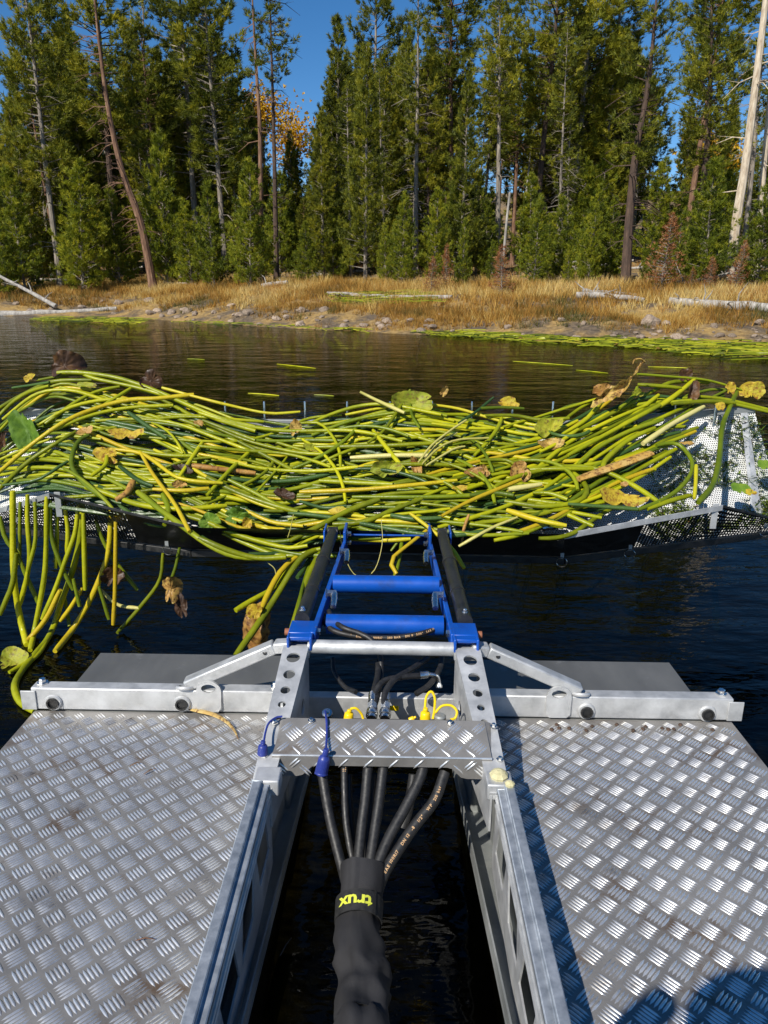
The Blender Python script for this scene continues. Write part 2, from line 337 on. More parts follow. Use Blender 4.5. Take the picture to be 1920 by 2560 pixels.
# dry grass on the bank: far too many blades to count
def blades(n, smin, smax, hmin, hmax, xr, seed, dens, wid):
    g = np.random.default_rng(seed); V = []; tint = []
    k = 0; tries = 0
    while k < n and tries < n * 8:
        tries += 1
        x = g.uniform(*xr); s = g.uniform(smin, smax); y = float(shore(x)) + s
        d = mnoise.noise((x * .42, y * .42, seed)) + .45 * mnoise.noise((x * 1.5, y * 1.5, 4.2)) + dens + .22 * min(s - 3, 3)
        if d < g.uniform(-.35, .35): continue
        z = ground_z(x, y); k += 1
        hh = g.uniform(hmin, hmax) * (1 + .5 * d); tn = .5 + .75 * mnoise.noise((x * .3, y * .3, 9)) + .25 * mnoise.noise((x * 1.3, y * 1.3, 2)) + g.normal(0, .10) + .03 * (s - 5)
        for _ in range(7):
            a = g.uniform(0, 6.283); l = g.uniform(.15, .75); r0 = g.uniform(0, .09)
            bx_, by_ = x + math.cos(a) * r0, y + math.sin(a) * r0; h_ = hh * g.uniform(.6, 1.1)
            b = g.uniform(0, 6.283); cx_, sx_ = math.cos(b) * wid, math.sin(b) * wid
            V += [(bx_ - cx_, by_ - sx_, z - .03), (bx_ + cx_, by_ + sx_, z - .03), (bx_ + math.cos(a) * l * hh, by_ + math.sin(a) * l * hh, z + h_)]
            tint += [tn + g.normal(0, .08)] * 3
    return np.array(V, np.float32), np.array(tint, np.float32)
def tri_soup(name, V, tint, material):
    me = bpy.data.meshes.new(name); n = len(V)
    me.vertices.add(n); me.vertices.foreach_set('co', np.asarray(V, np.float32).ravel())
    me.loops.add(n); me.loops.foreach_set('vertex_index', np.arange(n, dtype=np.int32))
    me.polygons.add(n // 3); me.polygons.foreach_set('loop_start', np.arange(0, n, 3, dtype=np.int32))
    a = me.attributes.new('tint', 'FLOAT', 'POINT'); a.data.foreach_set('value', np.asarray(tint, np.float32))
    me.update(calc_edges=True); me.materials.append(material); return me
def foliage_mat(name, stops, trans=.3, rough=.6, objrand=.25):
    m, t, p = mat(name); at = N(t, 'Attribute', attribute_name='tint'); oi = t.nodes.new('ShaderNodeObjectInfo')
    ma = N(t, 'Math', operation='MULTIPLY_ADD'); t.links.new(oi.outputs['Random'], ma.inputs[0]); ma.inputs[1].default_value = objrand; 
    sb = N(t, 'Math', operation='SUBTRACT'); t.links.new(at.outputs['Fac'], sb.inputs[0]); sb.inputs[1].default_value = objrand / 2; t.links.new(sb.outputs[0], ma.inputs[2])
    col = ramp(t, ma.outputs[0], stops); t.links.new(col, p.inputs['Base Color']); p.inputs['Roughness'].default_value = rough; p.inputs['Specular IOR Level'].default_value = .3
    tl = t.nodes.new('ShaderNodeBsdfTranslucent'); t.links.new(col, tl.inputs[0]); mx = N(t, 'MixShader'); mx.inputs[0].default_value = trans
    t.links.new(p.outputs[0], mx.inputs[1]); t.links.new(tl.outputs[0], mx.inputs[2]); t.links.new(mx.outputs[0], t.nodes['Material Output'].inputs[0]); return m
M['grass'] = foliage_mat('dry_grass', [(.05, (.10, .10, .025)), (.28, (.30, .15, .025)), (.45, (.42, .22, .04)), (.62, (.56, .38, .10)), (.85, (.68, .54, .23)), (.97, (.42, .22, .05))], .35, .7)
Va, ta = blades(12000, 1.0, 11.5, .14, .34, (-24, 18), 11, .12, .013)
Vb, tb = blades(3600, .1, 3.5, .10, .2, (-5, 15), 12, .12, .008)
Vc, tc = blades(2200, 11, 24, .12, .3, (-26, 26), 13, -.1, .012)
g_o = link('dry_grass', tri_soup('dry_grass', np.vstack([Va, Vb, Vc]), np.concatenate([ta, tb, tc]), M['grass']))
tag(g_o, 'dry golden grass covering the bank between water and pines', 'grass', kind='stuff')

# rocks of the shore
m, t, p = mat('shore_rock'); v = objco(t); oi = t.nodes.new('ShaderNodeObjectInfo')
a = noise_out(t, v, 5, 6, .65); col = ramp(t, a, [(.3, (.15, .105, .075)), (.55, (.31, .235, .17)), (.75, (.46, .38, .29))])
hs = N(t, 'HueSaturation'); t.links.new(col, hs.inputs['Color']); rr = N(t, 'MapRange'); t.links.new(oi.outputs['Random'], rr.inputs[0]); rr.inputs[3].default_value = .6; rr.inputs[4].default_value = 1.2; t.links.new(rr.outputs[0], hs.inputs['Value'])
t.links.new(hs.outputs[0], p.inputs['Base Color']); p.inputs['Roughness'].default_value = .9; bump(t, p, a, .6, .05); M['rock'] = m
def rock_mesh(seed):
    bm = bmesh.new(); bmesh.ops.create_icosphere(bm, subdivisions=3, radius=1)
    for v_ in bm.verts:
        c = v_.co.normalized(); k = 1 + .34 * mnoise.noise(c * 1.1 + Vector((seed * 7.1, 0, 0))) + .13 * mnoise.noise(c * 3 + Vector((0, seed * 3.3, 0)))
        v_.co = Vector((c.x * 1.15, c.y * .9, c.z * .72)) * k
    me = bpy.data.meshes.new('rock'); bm.to_mesh(me); bm.free(); me.polygons.foreach_set('use_smooth', [True] * len(me.polygons)); me.set_sharp_from_angle(angle=R(28)); me.materials.append(M['rock']); return me
rocks = [rock_mesh(i) for i in range(7)]
def ground_hit(u, v, lo=14, hi=60):
    """where the pixel's ray meets the bank"""
    for y in np.arange(lo, hi, .1):
        q = wy(u, v, y)
        if q[2] <= ground_z(q[0], q[1]): return q
    return None
def rock(u, v, wpx, label, group=None, i=[0]):
    q = ground_hit(u, v); 
    if q is None: return
    i[0] += 1; s = wpx * q[1] / FPX / 2 * 1.05
    o = link('rock', rocks[i[0] % 7]); o.location = (q[0], q[1], ground_z(q[0], q[1]) + s * .22); o.scale = (s, s * random.uniform(.8, 1.1), s * random.uniform(.8, 1.15)); o.rotation_euler = (random.uniform(-.2, .2), random.uniform(-.2, .2), random.uniform(0, 6.3))
    tag(o, label, 'rock', group)
for u, v, wp, lab in [(757, 780, 26, 'rounded pale boulder on the bank, the highest of its cluster'), (692, 800, 22, 'pale rock with a smaller one at its foot, by the water'), (722, 799, 24, 'round grey rock beside the floating stems at the water edge'),
                      (619, 786, 26, 'rounded grey boulder with a second one leaning on it'), (598, 790, 20, 'tan boulder leaning on a grey one at the water edge'), (376, 756, 24, 'angular grey rock up in the dry grass'), (714, 783, 14, 'small brown rock above two pale rocks'),
                      (1625, 812, 46, 'broad brown boulder half buried in the grassy bank'), (1665, 815, 26, 'tan rock beside a broad half buried boulder'), (1025, 807, 20, 'pale boulder at the tip of the grassy point'), (1080, 821, 24, 'white grey stone beside the floating lily mat'),
                      (1100, 790, 14, 'upright grey stone alone in the orange grass'), (968, 806, 22, 'grey boulder at the shore under the fallen log'), (1458, 812, 14, 'small pale stone alone in the low grass'), (1785, 818, 18, 'brown stone among gravel near the lily mat'), (1562, 790, 20, 'flat grey stone in the tall grass below the dark trunk'), (1900, 812, 30, 'large tan rock at the end of the grass')]:
    rock(u, v, wp, lab)
for i in range(90):
    u = random.uniform(0, 1920); sv = float(np.interp(u, [0, 300, 600, 960, 1200, 1600, 1920], [789, 789, 812, 830, 845, 858, 866])); v = sv - abs(random.gauss(0, 17)) - 2
    if 1150 < u < 1500 and random.random() < .7: continue
    rock(u, v, random.uniform(7, 22), 'small brown stone on the muddy shore', 'small stones along the shore')
for i in range(40):
    rock(random.uniform(1560, 1920), random.uniform(825, 868), random.uniform(5, 14), 'small brown stone on the muddy shore', 'small stones along the shore')

# ---- trees
M['needles'] = foliage_mat('pine_needles', [(.1, (.05, .062, .010)), (.38, (.13, .15, .014)), (.62, (.24, .245, .018)), (.9, (.38, .34, .024))], .40, .55, .3)
M['needles_young'] = foliage_mat('young_pine_needles', [(.1, (.06, .085, .010)), (.42, (.15, .185, .013)), (.66, (.26, .28, .016)), (.9, (.38, .36, .02))], .40, .55, .25)
M['needles_red'] = foliage_mat('dead_needles', [(.2, (.18, .06, .024)), (.5, (.32, .125, .045)), (.8, (.42, .22, .10))], .25, .7, .3)
M['aspen'] = foliage_mat('aspen_leaves', [(.2, (.45, .22, .01)), (.5, (.62, .36, .015)), (.8, (.68, .46, .03))], .4, .5, .2)
def bark(name, c):
    m, t, p = mat(name); v = objco(t, (1, 1, .22)); a = noise_out(t, v, 9, 6, .7)
    t.links.new(ramp(t, a, [(.3, c[0]), (.55, c[1]), (.75, c[2])]), p.inputs['Base Color']); p.inputs['Roughness'].default_value = .9; bump(t, p, a, .7, .03); return m
M['bark_grey'] = bark('grey_pine_bark', [(.08, .065, .05), (.23, .195, .155), (.44, .39, .32)])
M['bark_red'] = bark('red_pine_bark', [(.06, .03, .02), (.17, .09, .05), (.36, .24, .15)])
M['bark_dark'] = bark('dark_pine_bark', [(.028, .018, .013), (.07, .042, .028), (.14, .085, .055)])
M['wood_white'] = bark('bleached_wood', [(.14, .12, .105), (.32, .295, .26), (.52, .49, .44)])
M['wood_cream'] = bark('barkless_cream_trunk', [(.22, .15, .09), (.50, .42, .31), (.64, .57, .45)])

def tufts(C, A, ln, wd, m_, g, spread=.75, T=None):
    """C centres, A axes -> triangle soup of needle blades"""
    n = len(C); D = A[:, None, :] + spread * g.normal(size=(n, m_, 3)); D /= np.linalg.norm(D, axis=2, keepdims=True)
    L = ln * g.uniform(.6, 1.25, (n, m_, 1)); W = np.cross(D, g.normal(size=(n, m_, 3))); W /= np.linalg.norm(W, axis=2, keepdims=True) + 1e-9
    base = C[:, None, :] + .12 * ln * g.normal(size=(n, m_, 3)); w_ = W * wd * .5
    V = np.stack([base - w_, base + w_, base + D * L], axis=2)
    tn = np.repeat(np.clip((.5 if T is None else T) + g.normal(0, .15, n), 0, 1), m_ * 3)
    return V.reshape(-1, 3), tn
def pine(path, r0, c0, c1, rad, seed, step=.30, nb=5, dens=9.0, inner=.3, ln=.22, wd=.036, up=.25, m_=13, dead=0, side=None, clump=0.0, tip=None):
    """path: trunk polyline. Foliage between fractions c0..c1 of the trunk; rad(f): branch length at crown fraction f. Returns trunk MB, soup."""
    g = np.random.default_rng(seed); P = np.array(spline(path, 26)); zb, zt = P[0, 2], P[-1, 2]; Ht = zt - zb
    mb = MB(); rr = [r0 * (1.25 if i == 0 else 1) * (1 - .88 * (i / 25)) for i in range(26)] if tip is None else [r0 + (tip - r0) * i / 25 for i in range(26)]
    mb.tube(P, rr, 9)
    at = lambda f: np.array([np.interp(f, np.linspace(0, 1, 26), P[:, k]) for k in range(3)])
    Cs, As, Ts = [], [], []
    f = c0; df = step / max(Ht, 1)
    while f < c1:
        q = at(f); cf = (f - c0) / (1 - c0 + 1e-9); az0 = g.uniform(0, 6.28)
        for k in range(nb):
            if clump and mnoise.noise((q[2] * .9, k * 3.1, seed)) < clump: continue
            az = az0 + k * 6.283 / nb + g.normal(0, .35)
            if side is not None and math.cos(az - side) < g.uniform(-1.4, .3): continue
            L = rad(cf) * g.uniform(.42, 1.25); 
            if L < .08: continue
            dr = np.array([math.cos(az), math.sin(az), up * g.uniform(.2, 1.2) + .5 * cf ** 2]); pe = np.array([-math.sin(az), math.cos(az), 0])
            e = q + dr * L * .75; mb.tube([q, q + dr * L * .4, e], [.012 + .012 * L, .010 + .006 * L, .004], 3, False)
            n = max(3, int(dens * L + 2)); ts = g.uniform(inner, 1.0, n) ** .8
            lat = g.normal(0, .19, n) * L * (1.15 - ts * .7); c = q + dr * (L * ts)[:, None] + pe * lat[:, None]
            c[:, 2] += .18 * L * ts ** 2 + g.normal(0, .05 + .05 * L, n)
            Ts.append(np.full(n, .5 + g.normal(0, .14))); Cs.append(c); As.append(np.tile(dr / np.linalg.norm(dr) * .7 + np.array([0, 0, .55]), (n, 1)) + pe * np.sign(lat)[:, None] * .4)
        f += df * g.uniform(.7, 1.3)
    if c1 > .97: q = at(1.0); Ts.append(np.full(6, .6)); Cs.append(q + np.array([[0, 0, -.1 * i] for i in range(6)])); As.append(np.tile([0, 0, 1.0], (6, 1)))
    for _ in range(dead):                                    # bare dead branches under the crown
        fz = g.uniform(.12, max(c0, .2) + .25); q = at(fz); az = g.uniform(0, 6.28) if side is None else side + g.normal(0, .8); L = g.uniform(.5, 1.5) * min(1, r0 / .12)
        d = np.array([math.cos(az), math.sin(az), g.uniform(-.25, .2)]); p1 = q + d * L * .5; p2 = q + d * L + np.array([0, 0, -.25 * L])
        mb.tube([q, p1, p2], [.026, .018, .008], 3, False)
        for _k in range(2): mb.tube([p1, p1 + d * L * .3 + g.normal(0, .16, 3)], [.009, .003], 3, False)
    C_ = np.vstack(Cs) if Cs else np.zeros((0, 3)); A_ = np.vstack(As) if As else np.zeros((0, 3))
    V, tn = tufts(C_, A_, ln, wd, m_, g, .62, np.concatenate(Ts)) if len(C_) else (None, None)
    return mb, V, tn
def straight(h, seed, bend=.25):
    g = np.random.default_rng(seed); a, b = g.normal(0, bend, 2); return [(0, 0, 0), (a * .3, b * .3, h * .33), (a * .8, b * .8, h * .66), (a, b, h)]
rad_tall = lambda r: (lambda f: r * (0.55 + .6 * f if f < .35 else .78 * ((1 - f) / .65) ** .75 + .10))
rad_cone = lambda r: (lambda f: r * ((1 - f) ** .8 * .95 + .06) * (.75 + .25 * min(1, f / .12)))
PROTO = {}
def proto(key, H_, r0, c0, rad, seed, nm='needles', bk='bark_grey', **kw):
    mb, V, tn = pine(straight(H_, seed), r0, c0, 1.0, rad, seed, **kw)
    PROTO[key] = (mesh('trunk', mb.v, mb.f), tri_soup('crown', V, tn, M[nm]), H_); PROTO[key][0].materials.append(M[bk])
for i in range(4): proto(f'tall{i}', 16, .16, .30 + .06 * i, rad_tall(2.25), 100 + i, step=.30, nb=6, dens=12, clump=-.12, dead=26, ln=.24, wd=.040, inner=.5, bk=['bark_grey', 'bark_grey', 'bark_dark', 'bark_red'][i])
for i in range(3): proto(f'dense{i}', 13, .16, .07, rad_cone(2.0), 200 + i, step=.25, nb=6, dens=13, clump=-.2, up=.4, ln=.23, wd=.040, inner=.45)
for i in range(4): proto(f'young{i}', 6, .075, .03, rad_cone(1.5), 300 + i, nm='needles_young', step=.19, nb=5, dens=15, ln=.19, wd=.032, up=.55, inner=.3, clump=-.3)
for i in range(2): proto(f'sparse{i}', 16, .14, .35, rad_tall(1.7), 400 + i, step=.38, nb=5, dens=8, clump=-.02, dead=40)
for i in range(2): proto(f'red{i}', 3, .04, .04, rad_cone(.75), 500 + i, nm='needles_red', step=.13, nb=5, dens=6, ln=.15, wd=.022, m_=5, up=.3)
def place_tree(name, key, x, y, h, label, group=None, rot=None, wide=1.0, lean=0.0):
    tk, cr, H0 = PROTO[key]; o = bpy.data.objects.new(name, None); COL.objects.link(o); s = h / H0
    o.location = (x, y, ground_z(x, y) - .05); o.scale = (s * wide, s * wide, s); o.rotation_euler = (random.gauss(0, .012), lean + random.gauss(0, .012), random.uniform(0, 6.28) if rot is None else rot)
    tag(o, label, 'tree', group)
    link('trunk', tk, None, o); link('crown', cr, None, o); return o
def px_tree(name, key, u, Y, vtop, label, group=None, wide=1.0, lean=0.0):
    x = wy(u, 700, Y)[0]; h = wy(u, vtop, Y)[2] - ground_z(x, Y)
    return place_tree(name, key, x, Y, h, label, group, None, wide, lean)
def hero_tree(name, px, Y, label, r0, c0, c1, rad, seed, nm='needles', bk='bark_grey', **kw):
    path = [wy(u, v, Y) for u, v in px]; path[0][2] = ground_z(path[0][0], Y) - .1; b = path[0].copy()
    mb, V, tn = pine([q - b for q in path], r0, c0, c1, rad, seed, **kw)
    o = root(name, b, label, 'tree', boat=False); me = mesh('trunk', mb.v, mb.f); link('trunk', me, M[bk], o)
    if V is not None: link('crown', tri_soup('crown', V, tn, M[nm]), None, o)
    return o
hero_tree('pine_tree', [(382, 700), (352, 560), (306, 430), (272, 280), (247, 100), (226, -110)], 41, 'tall leaning pine with bare red trunk and dead side branches', .23, .55, 1.0, rad_tall(1.2), 31, bk='bark_red', step=.5, nb=3, dens=6, dead=46, side=math.pi, clump=.1)
hero_tree('pine_tree', [(656, 728), (652, 540), (650, 330), (640, 160), (626, -90)], 38, 'tall pine with red trunk, the nearer stem of the twin pines', .17, .62, 1.0, rad_tall(1.3), 32, bk='bark_red', step=.4, nb=4, dens=8, dead=30, clump=.05)
hero_tree('pine_tree', [(692, 712), (686, 405), (680, 174), (672, -90)], 39.5, 'tall thin dark pine with ragged crown, the farther stem of the twin pines', .15, .66, 1.0, rad_tall(1.7), 33, bk='bark_dark', step=.42, nb=4, dens=9, dead=26, side=0.0)
hero_tree('pine_tree', [(1562, 728), (1574, 540), (1590, 380), (1622, 200), (1648, -80)], 30.5, 'big pine with dark brown leaning trunk rising from the grass', .21, .42, 1.0, rad_tall(1.5), 34, bk='bark_dark', step=.34, nb=5, dens=8, dead=34, clump=-.05)
hero_tree('pine_tree', [(1746, 700), (1752, 540), (1770, 330), (1778, 120), (1780, -70)], 34, 'tall pine with straight brown trunk behind the bright young pine', .2, .40, 1.0, rad_tall(1.75), 35, bk='bark_dark', step=.3, nb=5, dens=9, dead=20)
hero_tree('snag', [(1822, 700), (1842, 545), (1862, 420), (1884, 250), (1905, 80), (1925, -90)], 31, 'tall barkless cream trunk leaning over the young pines', .20, 1, .5, None, 36, bk='wood_cream', dead=10, tip=.10)
hero_tree('snag', [(1884, 700), (1905, 470), (1918, 320), (1934, 150)], 33, 'shorter bleached bare trunk beside the tall cream trunk', .15, 1, .5, None, 37, bk='wood_cream', dead=8, tip=.08)
hero_tree('pine_tree', [(1040, 720), (1040, 500), (1044, 250), (1046, -80)], 40, 'tall pine with pale straight trunk and thin sparse crown', .15, .40, 1.0, rad_tall(1.35), 38, step=.36, nb=4, dens=8, dead=60, clump=-.02)
hero_tree('pine_tree', [(1243, 715), (1246, 450), (1249, 200), (1250, -50)], 38, 'tall pine with pale trunk showing between two green crowns', .15, .5, 1.0, rad_tall(1.5), 39, step=.3, nb=5, dens=9, dead=30)
hero_tree('snag', [(1300, 600), (1318, 460), (1332, 330)], 44, 'thin white dead stem standing inside the forest', .07, 1, .5, None, 40, bk='wood_white', dead=0, tip=.03)
hero_tree('snag', [(1258, 600), (1268, 540), (1275, 480)], 37, 'short white birch like stub among young pines', .07, 1, .5, None, 42, bk='wood_white', dead=0, tip=.05)
hero_tree('snag', [(360, 420), (362, 200), (357, -60)], 47, 'grey dead topped trunk behind the leaning red pine', .14, .86, 1.0, rad_tall(.8), 41, bk='bark_grey', step=.6, nb=3, dead=34)
T = 'pine_tree'
for key, u, Y, vt, lab, wd in [
    ('dense0', 914, 37, 112, 'dense dark green pine clothed to the ground beside a sky gap', .85), ('dense1', 838, 47, 45, 'hazy tall pine with rounded top behind the dense dark pine', .95),
    ('tall1', 925, 52, -10, 'pine top rising behind the dense dark pine', 1.0), ('tall0', 150, 42, -40, 'broad pine with long ascending boughs left of the leaning trunk', 1.0), ('dense2', 95, 43, 250, 'mid height pine below the broad boughs', 1.0),
    ('tall2', 20, 46, 245, 'dark pine at the open sky corner', 1.0), ('young0', 60, 41, 420, 'young pine in front of the dark pine by the log', 1.0), ('young1', 205, 40.5, 395, 'bright bushy young pine left of the leaning trunk', 1.1), ('young2', 300, 42.6, 470, 'young pine touching the leaning trunk', .9),
    ('young3', 418, 42.4, 330, 'tall young pine right of the leaning trunk base', .8), ('young0', 535, 39, 455, 'bushy young pine left of the twin pines', .95), ('young1', 625, 37, 400, 'bright tufted young pine under the twin pines', .9), ('young2', 765, 37.5, 555, 'low wide young pine right of the twin pines', 1.1),
    ('young3', 480, 41, 500, 'short young pine in the shade between two taller ones', 1.0), ('young1', 700, 42, 430, 'young pine behind the twin pines', 1.0),
    ('tall3', 420, 46, 60, 'pine with reddish bark behind the leaning trunk', 1.1), ('tall1', 500, 48, -20, 'tall dark pine in the middle of the thick group', 1.2), ('tall0', 565, 45, 0, 'tall pine left of the twin pines', 1.1), ('dense1', 455, 50, 130, 'dark full pine behind the thick group', 1.1), ('tall2', 300, 49, -30, 'tall pine crossed by the leaning trunk', 1.2),
    ('tall3', 1125, 42, -60, 'tall pine standing between pale trunk and wide green crown', 1.0), ('dense2', 1150, 37, 185, 'mid green pine with pointed top in front of taller ones', .9), ('tall2', 1330, 41, -60, 'tall full pine in the middle of the thicket', 1.15), ('tall0', 1420, 43, -70, 'tall pine with yellow green sunlit boughs', 1.2),
    ('tall1', 1490, 45, -40, 'tall pine left of the big dark trunk', 1.15), ('sparse0', 1200, 46, 20, 'thin sparse pine with dead twigs behind the wide crown', 1.0), ('sparse1', 1390, 37, 60, 'thin sparse pine before the thicket', 1.0), ('dense0', 1010, 44, 70, 'full pine behind the sparse pale trunk', .9),
    ('tall3', 1700, 42, -60, 'tall pine filling the gap right of the big dark trunk', 1.1), ('sparse0', 1850, 40, -50, 'sparse dark pine behind the cream trunk', 1.1), ('tall2', 1935, 41, 150, 'dark pine behind the bleached trunk', 1.1),
    ('young0', 1760, 29.5, 395, 'bright bushy young pine left of the cream trunk', 1.1), ('young2', 1895, 28.5, 450, 'bushy young pine at the foot of the bleached trunk', 1.05), ('young1', 1335, 31.5, 490, 'bright green wide young pine behind the red dead sapling', .95), ('young3', 1470, 31, 510, 'young pine left of the big dark trunk', .85),
    ('young0', 1155, 32, 545, 'narrow young pine between the red saplings', .7), ('young1', 1085, 35, 470, 'dark young pine left of the narrow one', .9), ('young2', 1005, 34.5, 480, 'dark young pine under the sparse pale trunk', .9), ('young3', 965, 35, 560, 'small dark young pine behind the fallen log', .9),
    ('young2', 1535, 33, 590, 'short young pine tucked against the dark trunk', .8), ('young3', 1620, 31, 560, 'small young pine right of the dark trunk', .8), ('young0', 1690, 33, 500, 'dark young pine behind the brown dead sapling', .9), ('young1', 1420, 31, 610, 'low young pine with thin twigs in front of the gap', .8),
    ('young2', 850, 41, 480, 'young pine beside the dense dark pine', .9), ('young3', 1230, 33, 600, 'low young pine at the edge of the orange grass', .9), ('young3', 10, 40, 560, 'small pine above the bleached fallen branch', 1.0),
    ('dense2', 640, 48, 290, 'dark pine filling the space between the twin trunks', .9), ('dense0', 740, 50, 330, 'pine below the open sky gap', .9)]:
    px_tree('young_pine' if key.startswith('young') else T, key, u, Y, vt if vt > 5 else vt * 2 - 150, lab, None, wd)
for u, Y, vt, lab, wd, k in [(1256, 28.6, 612, 'rusty red dead sapling in the orange grass', 1.3, 0), (1655, 28.8, 535, 'tall brown dead sapling with bare twigs right of the dark trunk', 1.25, 1), (1078, 30.5, 640, 'small red dead sapling left of the rusty one', 1.2, 1), (1775, 28.2, 640, 'low reddish dead sapling in front of a bright young pine', 1.3, 0), (1840, 28, 600, 'thin grey red sapling beside the bushy young pine', .9, 1), (1115, 31, 610, 'slim pale red sapling behind the small red one', .8, 0), (1730, 29, 665, 'lowest red sapling in the row of dead saplings', 1.3, 1)]:
    px_tree('dead_sapling', f'red{k}', u, Y, vt, lab, None, wd)
# the forest behind
for i in range(14):                                          # wood carried on past the frame, added to darken the lake's reflection
    x = -46 + i * 2.2 + random.uniform(-.6, .6); Y = float(shore(x)) + random.uniform(8.5, 12); place_tree(T, ['tall0', 'dense1', 'tall2', 'dense2'][i % 4], x, Y, random.uniform(12, 17) if x < -25 else random.uniform(6, 8), 'pine added for the lake reflection along the shore beyond the fallen branch', 'pines added along the shore beyond the fallen branch')
for i in range(300):
    Y = random.uniform(44, 95) if i % 2 else random.uniform(40, 60); u = random.uniform(-700, 2400)
    x = wy(u, 700, Y)[0]
    if Y < float(shore(x)) + 13: continue
    lim = float(np.interp(u, [-700, -200, -120, 0, 60, 130, 600, 690, 700, 800, 860, 1000, 1500, 1650, 1760, 1900, 2100], [60, 100, 250, 270, 190, 60, 60, 330, 350, 300, 110, 90, 60, 170, 170, 150, 100]))
    vt = lim + random.uniform(0, 230); key = random.choice(['tall0', 'tall1', 'tall2', 'tall3', 'dense0', 'dense1', 'dense2', 'sparse0', 'sparse1'])
    h = wy(u, vt, Y)[2] - ground_z(x, Y)
    if h < 4 or h > 30: continue
    lab = {'t': 'pine with high crown and visible trunk deep in the forest', 'd': 'full conical dark pine deep in the forest', 's': 'thin sparse pine with dead twigs deep in the forest'}[key[0]]
    place_tree(T, key, x, Y, h, lab, lab.replace('pine ', 'pines ', 1), None, random.uniform(.85, 1.25))
for i in range(46):                                          # undergrowth inside the wood
    u = random.uniform(-60, 1980); x0 = wy(u, 700, 40)[0]; Y = float(shore(x0)) + random.uniform(13, 26); x = wy(u, 700, Y)[0]
    place_tree('young_pine', random.choice(['young0', 'young1', 'young2', 'young3']), x, Y, random.uniform(2, 5.5), 'young pine under the tall trees inside the forest', 'young pines inside the forest')
# golden aspens far behind
def aspen(u, Y, v0, v1, rpx, seed, lab):
    g = np.random.default_rng(seed); a, b = wy(u, v0, Y), wy(u, v1, Y); gz = ground_z(a[0], Y); r = rpx * Y / FPX
    o = root('aspen_tree', (a[0], Y, gz), lab, 'tree', boat=False)
    mb = MB(); mb.tube([(0, 0, 0), (.1, 0, (b[2] - gz) * .5), (0, .1, b[2] - gz)], [.16, .11, .03], 8); link('trunk', mesh('trunk', mb.v, mb.f), M['wood_white'], o)
    n = 900; C_ = g.normal(0, .42, (n, 3)) * np.array([r, r, (b[2] - a[2]) / 2]) + np.array([0, 0, (a[2] + b[2]) / 2 - gz])
    V, tn = tufts(C_, g.normal(0, 1, (n, 3)), .22, .16, 3, g, 1.0); link('crown', tri_soup('crown', V, tn, M['aspen']), None, o)
aspen(655, 60, 350, 215, 75, 71, 'golden aspen glowing between the twin pines'); aspen(735, 66, 420, 270, 60, 72, 'golden aspen below the sky gap right of the twin pines'); aspen(1775, 58, 450, 330, 70, 73, 'golden orange aspen seen behind the brown trunk')
# fallen logs
def log(pts, r0, r1, label, mt='wood_white', stubs=0, seed=0, lift=.6):
    g = np.random.default_rng(seed); q = [np.array(p_) for p_ in pts]; mb = MB(); P = spline(q, 12)
    P = [a_ + np.array([0, 0, g.normal(0, .01)]) for a_ in P]; mb.tube(P, list(np.linspace(r0, r1, 12) * g.uniform(.9, 1.1, 12)), 10)
    for _ in range(stubs):
        a_ = P[g.integers(1, 11)]; d = g.normal(0, 1, 3); d[2] = abs(d[2]) + .3; d /= np.linalg.norm(d); L = g.uniform(.25, .8); mb.tube([a_, a_ + d * L * .6, a_ + d * L + g.normal(0, .1, 3)], [.03, .018, .006], 5)
    o = solo('fallen_log', mb, M[mt], label, 'log', boat=False); return o
def gpx(u, v, dz=0.0):
    q = ground_hit(u, v)
    if q is None: q = wy(u, v, 40)
    return np.array([q[0], q[1], ground_z(q[0], q[1]) + dz])
log([wy(-30, 676, 36.5), wy(60, 722, 36), wy(140, 766, 35.4)], .07, .10, 'bleached fallen branch sloping down to the water edge', stubs=10, seed=1)
log([wy(-20, 786, 35), wy(150, 782, 35.2), wy(292, 772, 35.5)], .17, .10, 'grey log lying at the water edge', stubs=2, seed=2)
log([gpx(70, 706, .1), gpx(230, 704, .1)], .12, .08, 'long thin grey log at the top of the grass', seed=3)
log([gpx(820, 742, .1), gpx(960, 750, .1), gpx(1130, 752, .1)], .10, .08, 'pale log between the green lily patch and the pines', seed=4)
log([gpx(1440, 748, .12), gpx(1520, 752, .14), gpx(1610, 758, .1)], .12, .08, 'wide weathered log in the grass below the dark trunk', stubs=3, seed=5)
log([gpx(1455, 742, .16), gpx(1590, 746, .1)], .09, .06, 'thin bleached log lying behind the wide weathered one', stubs=2, seed=6)
log([gpx(1672, 763, .12), gpx(1780, 772, .12), gpx(1900, 780, .12), gpx(1990, 785, .1)], .13, .16, 'long bleached log with a curled branch stub at the grass end', stubs=6, seed=7)
log([gpx(410, 712, .1), gpx(490, 716, .1)], .08, .05, 'short pale log beside a clump of light grass', seed=8)
log([gpx(655, 722, .12), gpx(720, 716, .2)], .12, .08, 'broken grey log at the foot of the twin pines', stubs=4, seed=9)
for i in range(16):
    u = random.uniform(20, 1900); x0 = wy(u, 700, 40)[0]; Y = float(shore(x0)) + random.uniform(11.5, 22); a = random.uniform(-.5, .5); L = random.uniform(1.5, 4); x = wy(u, 700, Y)[0]
    log([(x, Y, ground_z(x, Y) + .12), (x + math.cos(a) * L, Y + math.sin(a) * L, ground_z(x + math.cos(a) * L, Y + math.sin(a) * L) + random.uniform(.1, .7))], .09, .06, 'bleached log lying under the trees in the forest', stubs=4, seed=20 + i)['group'] = 'logs on the forest floor'
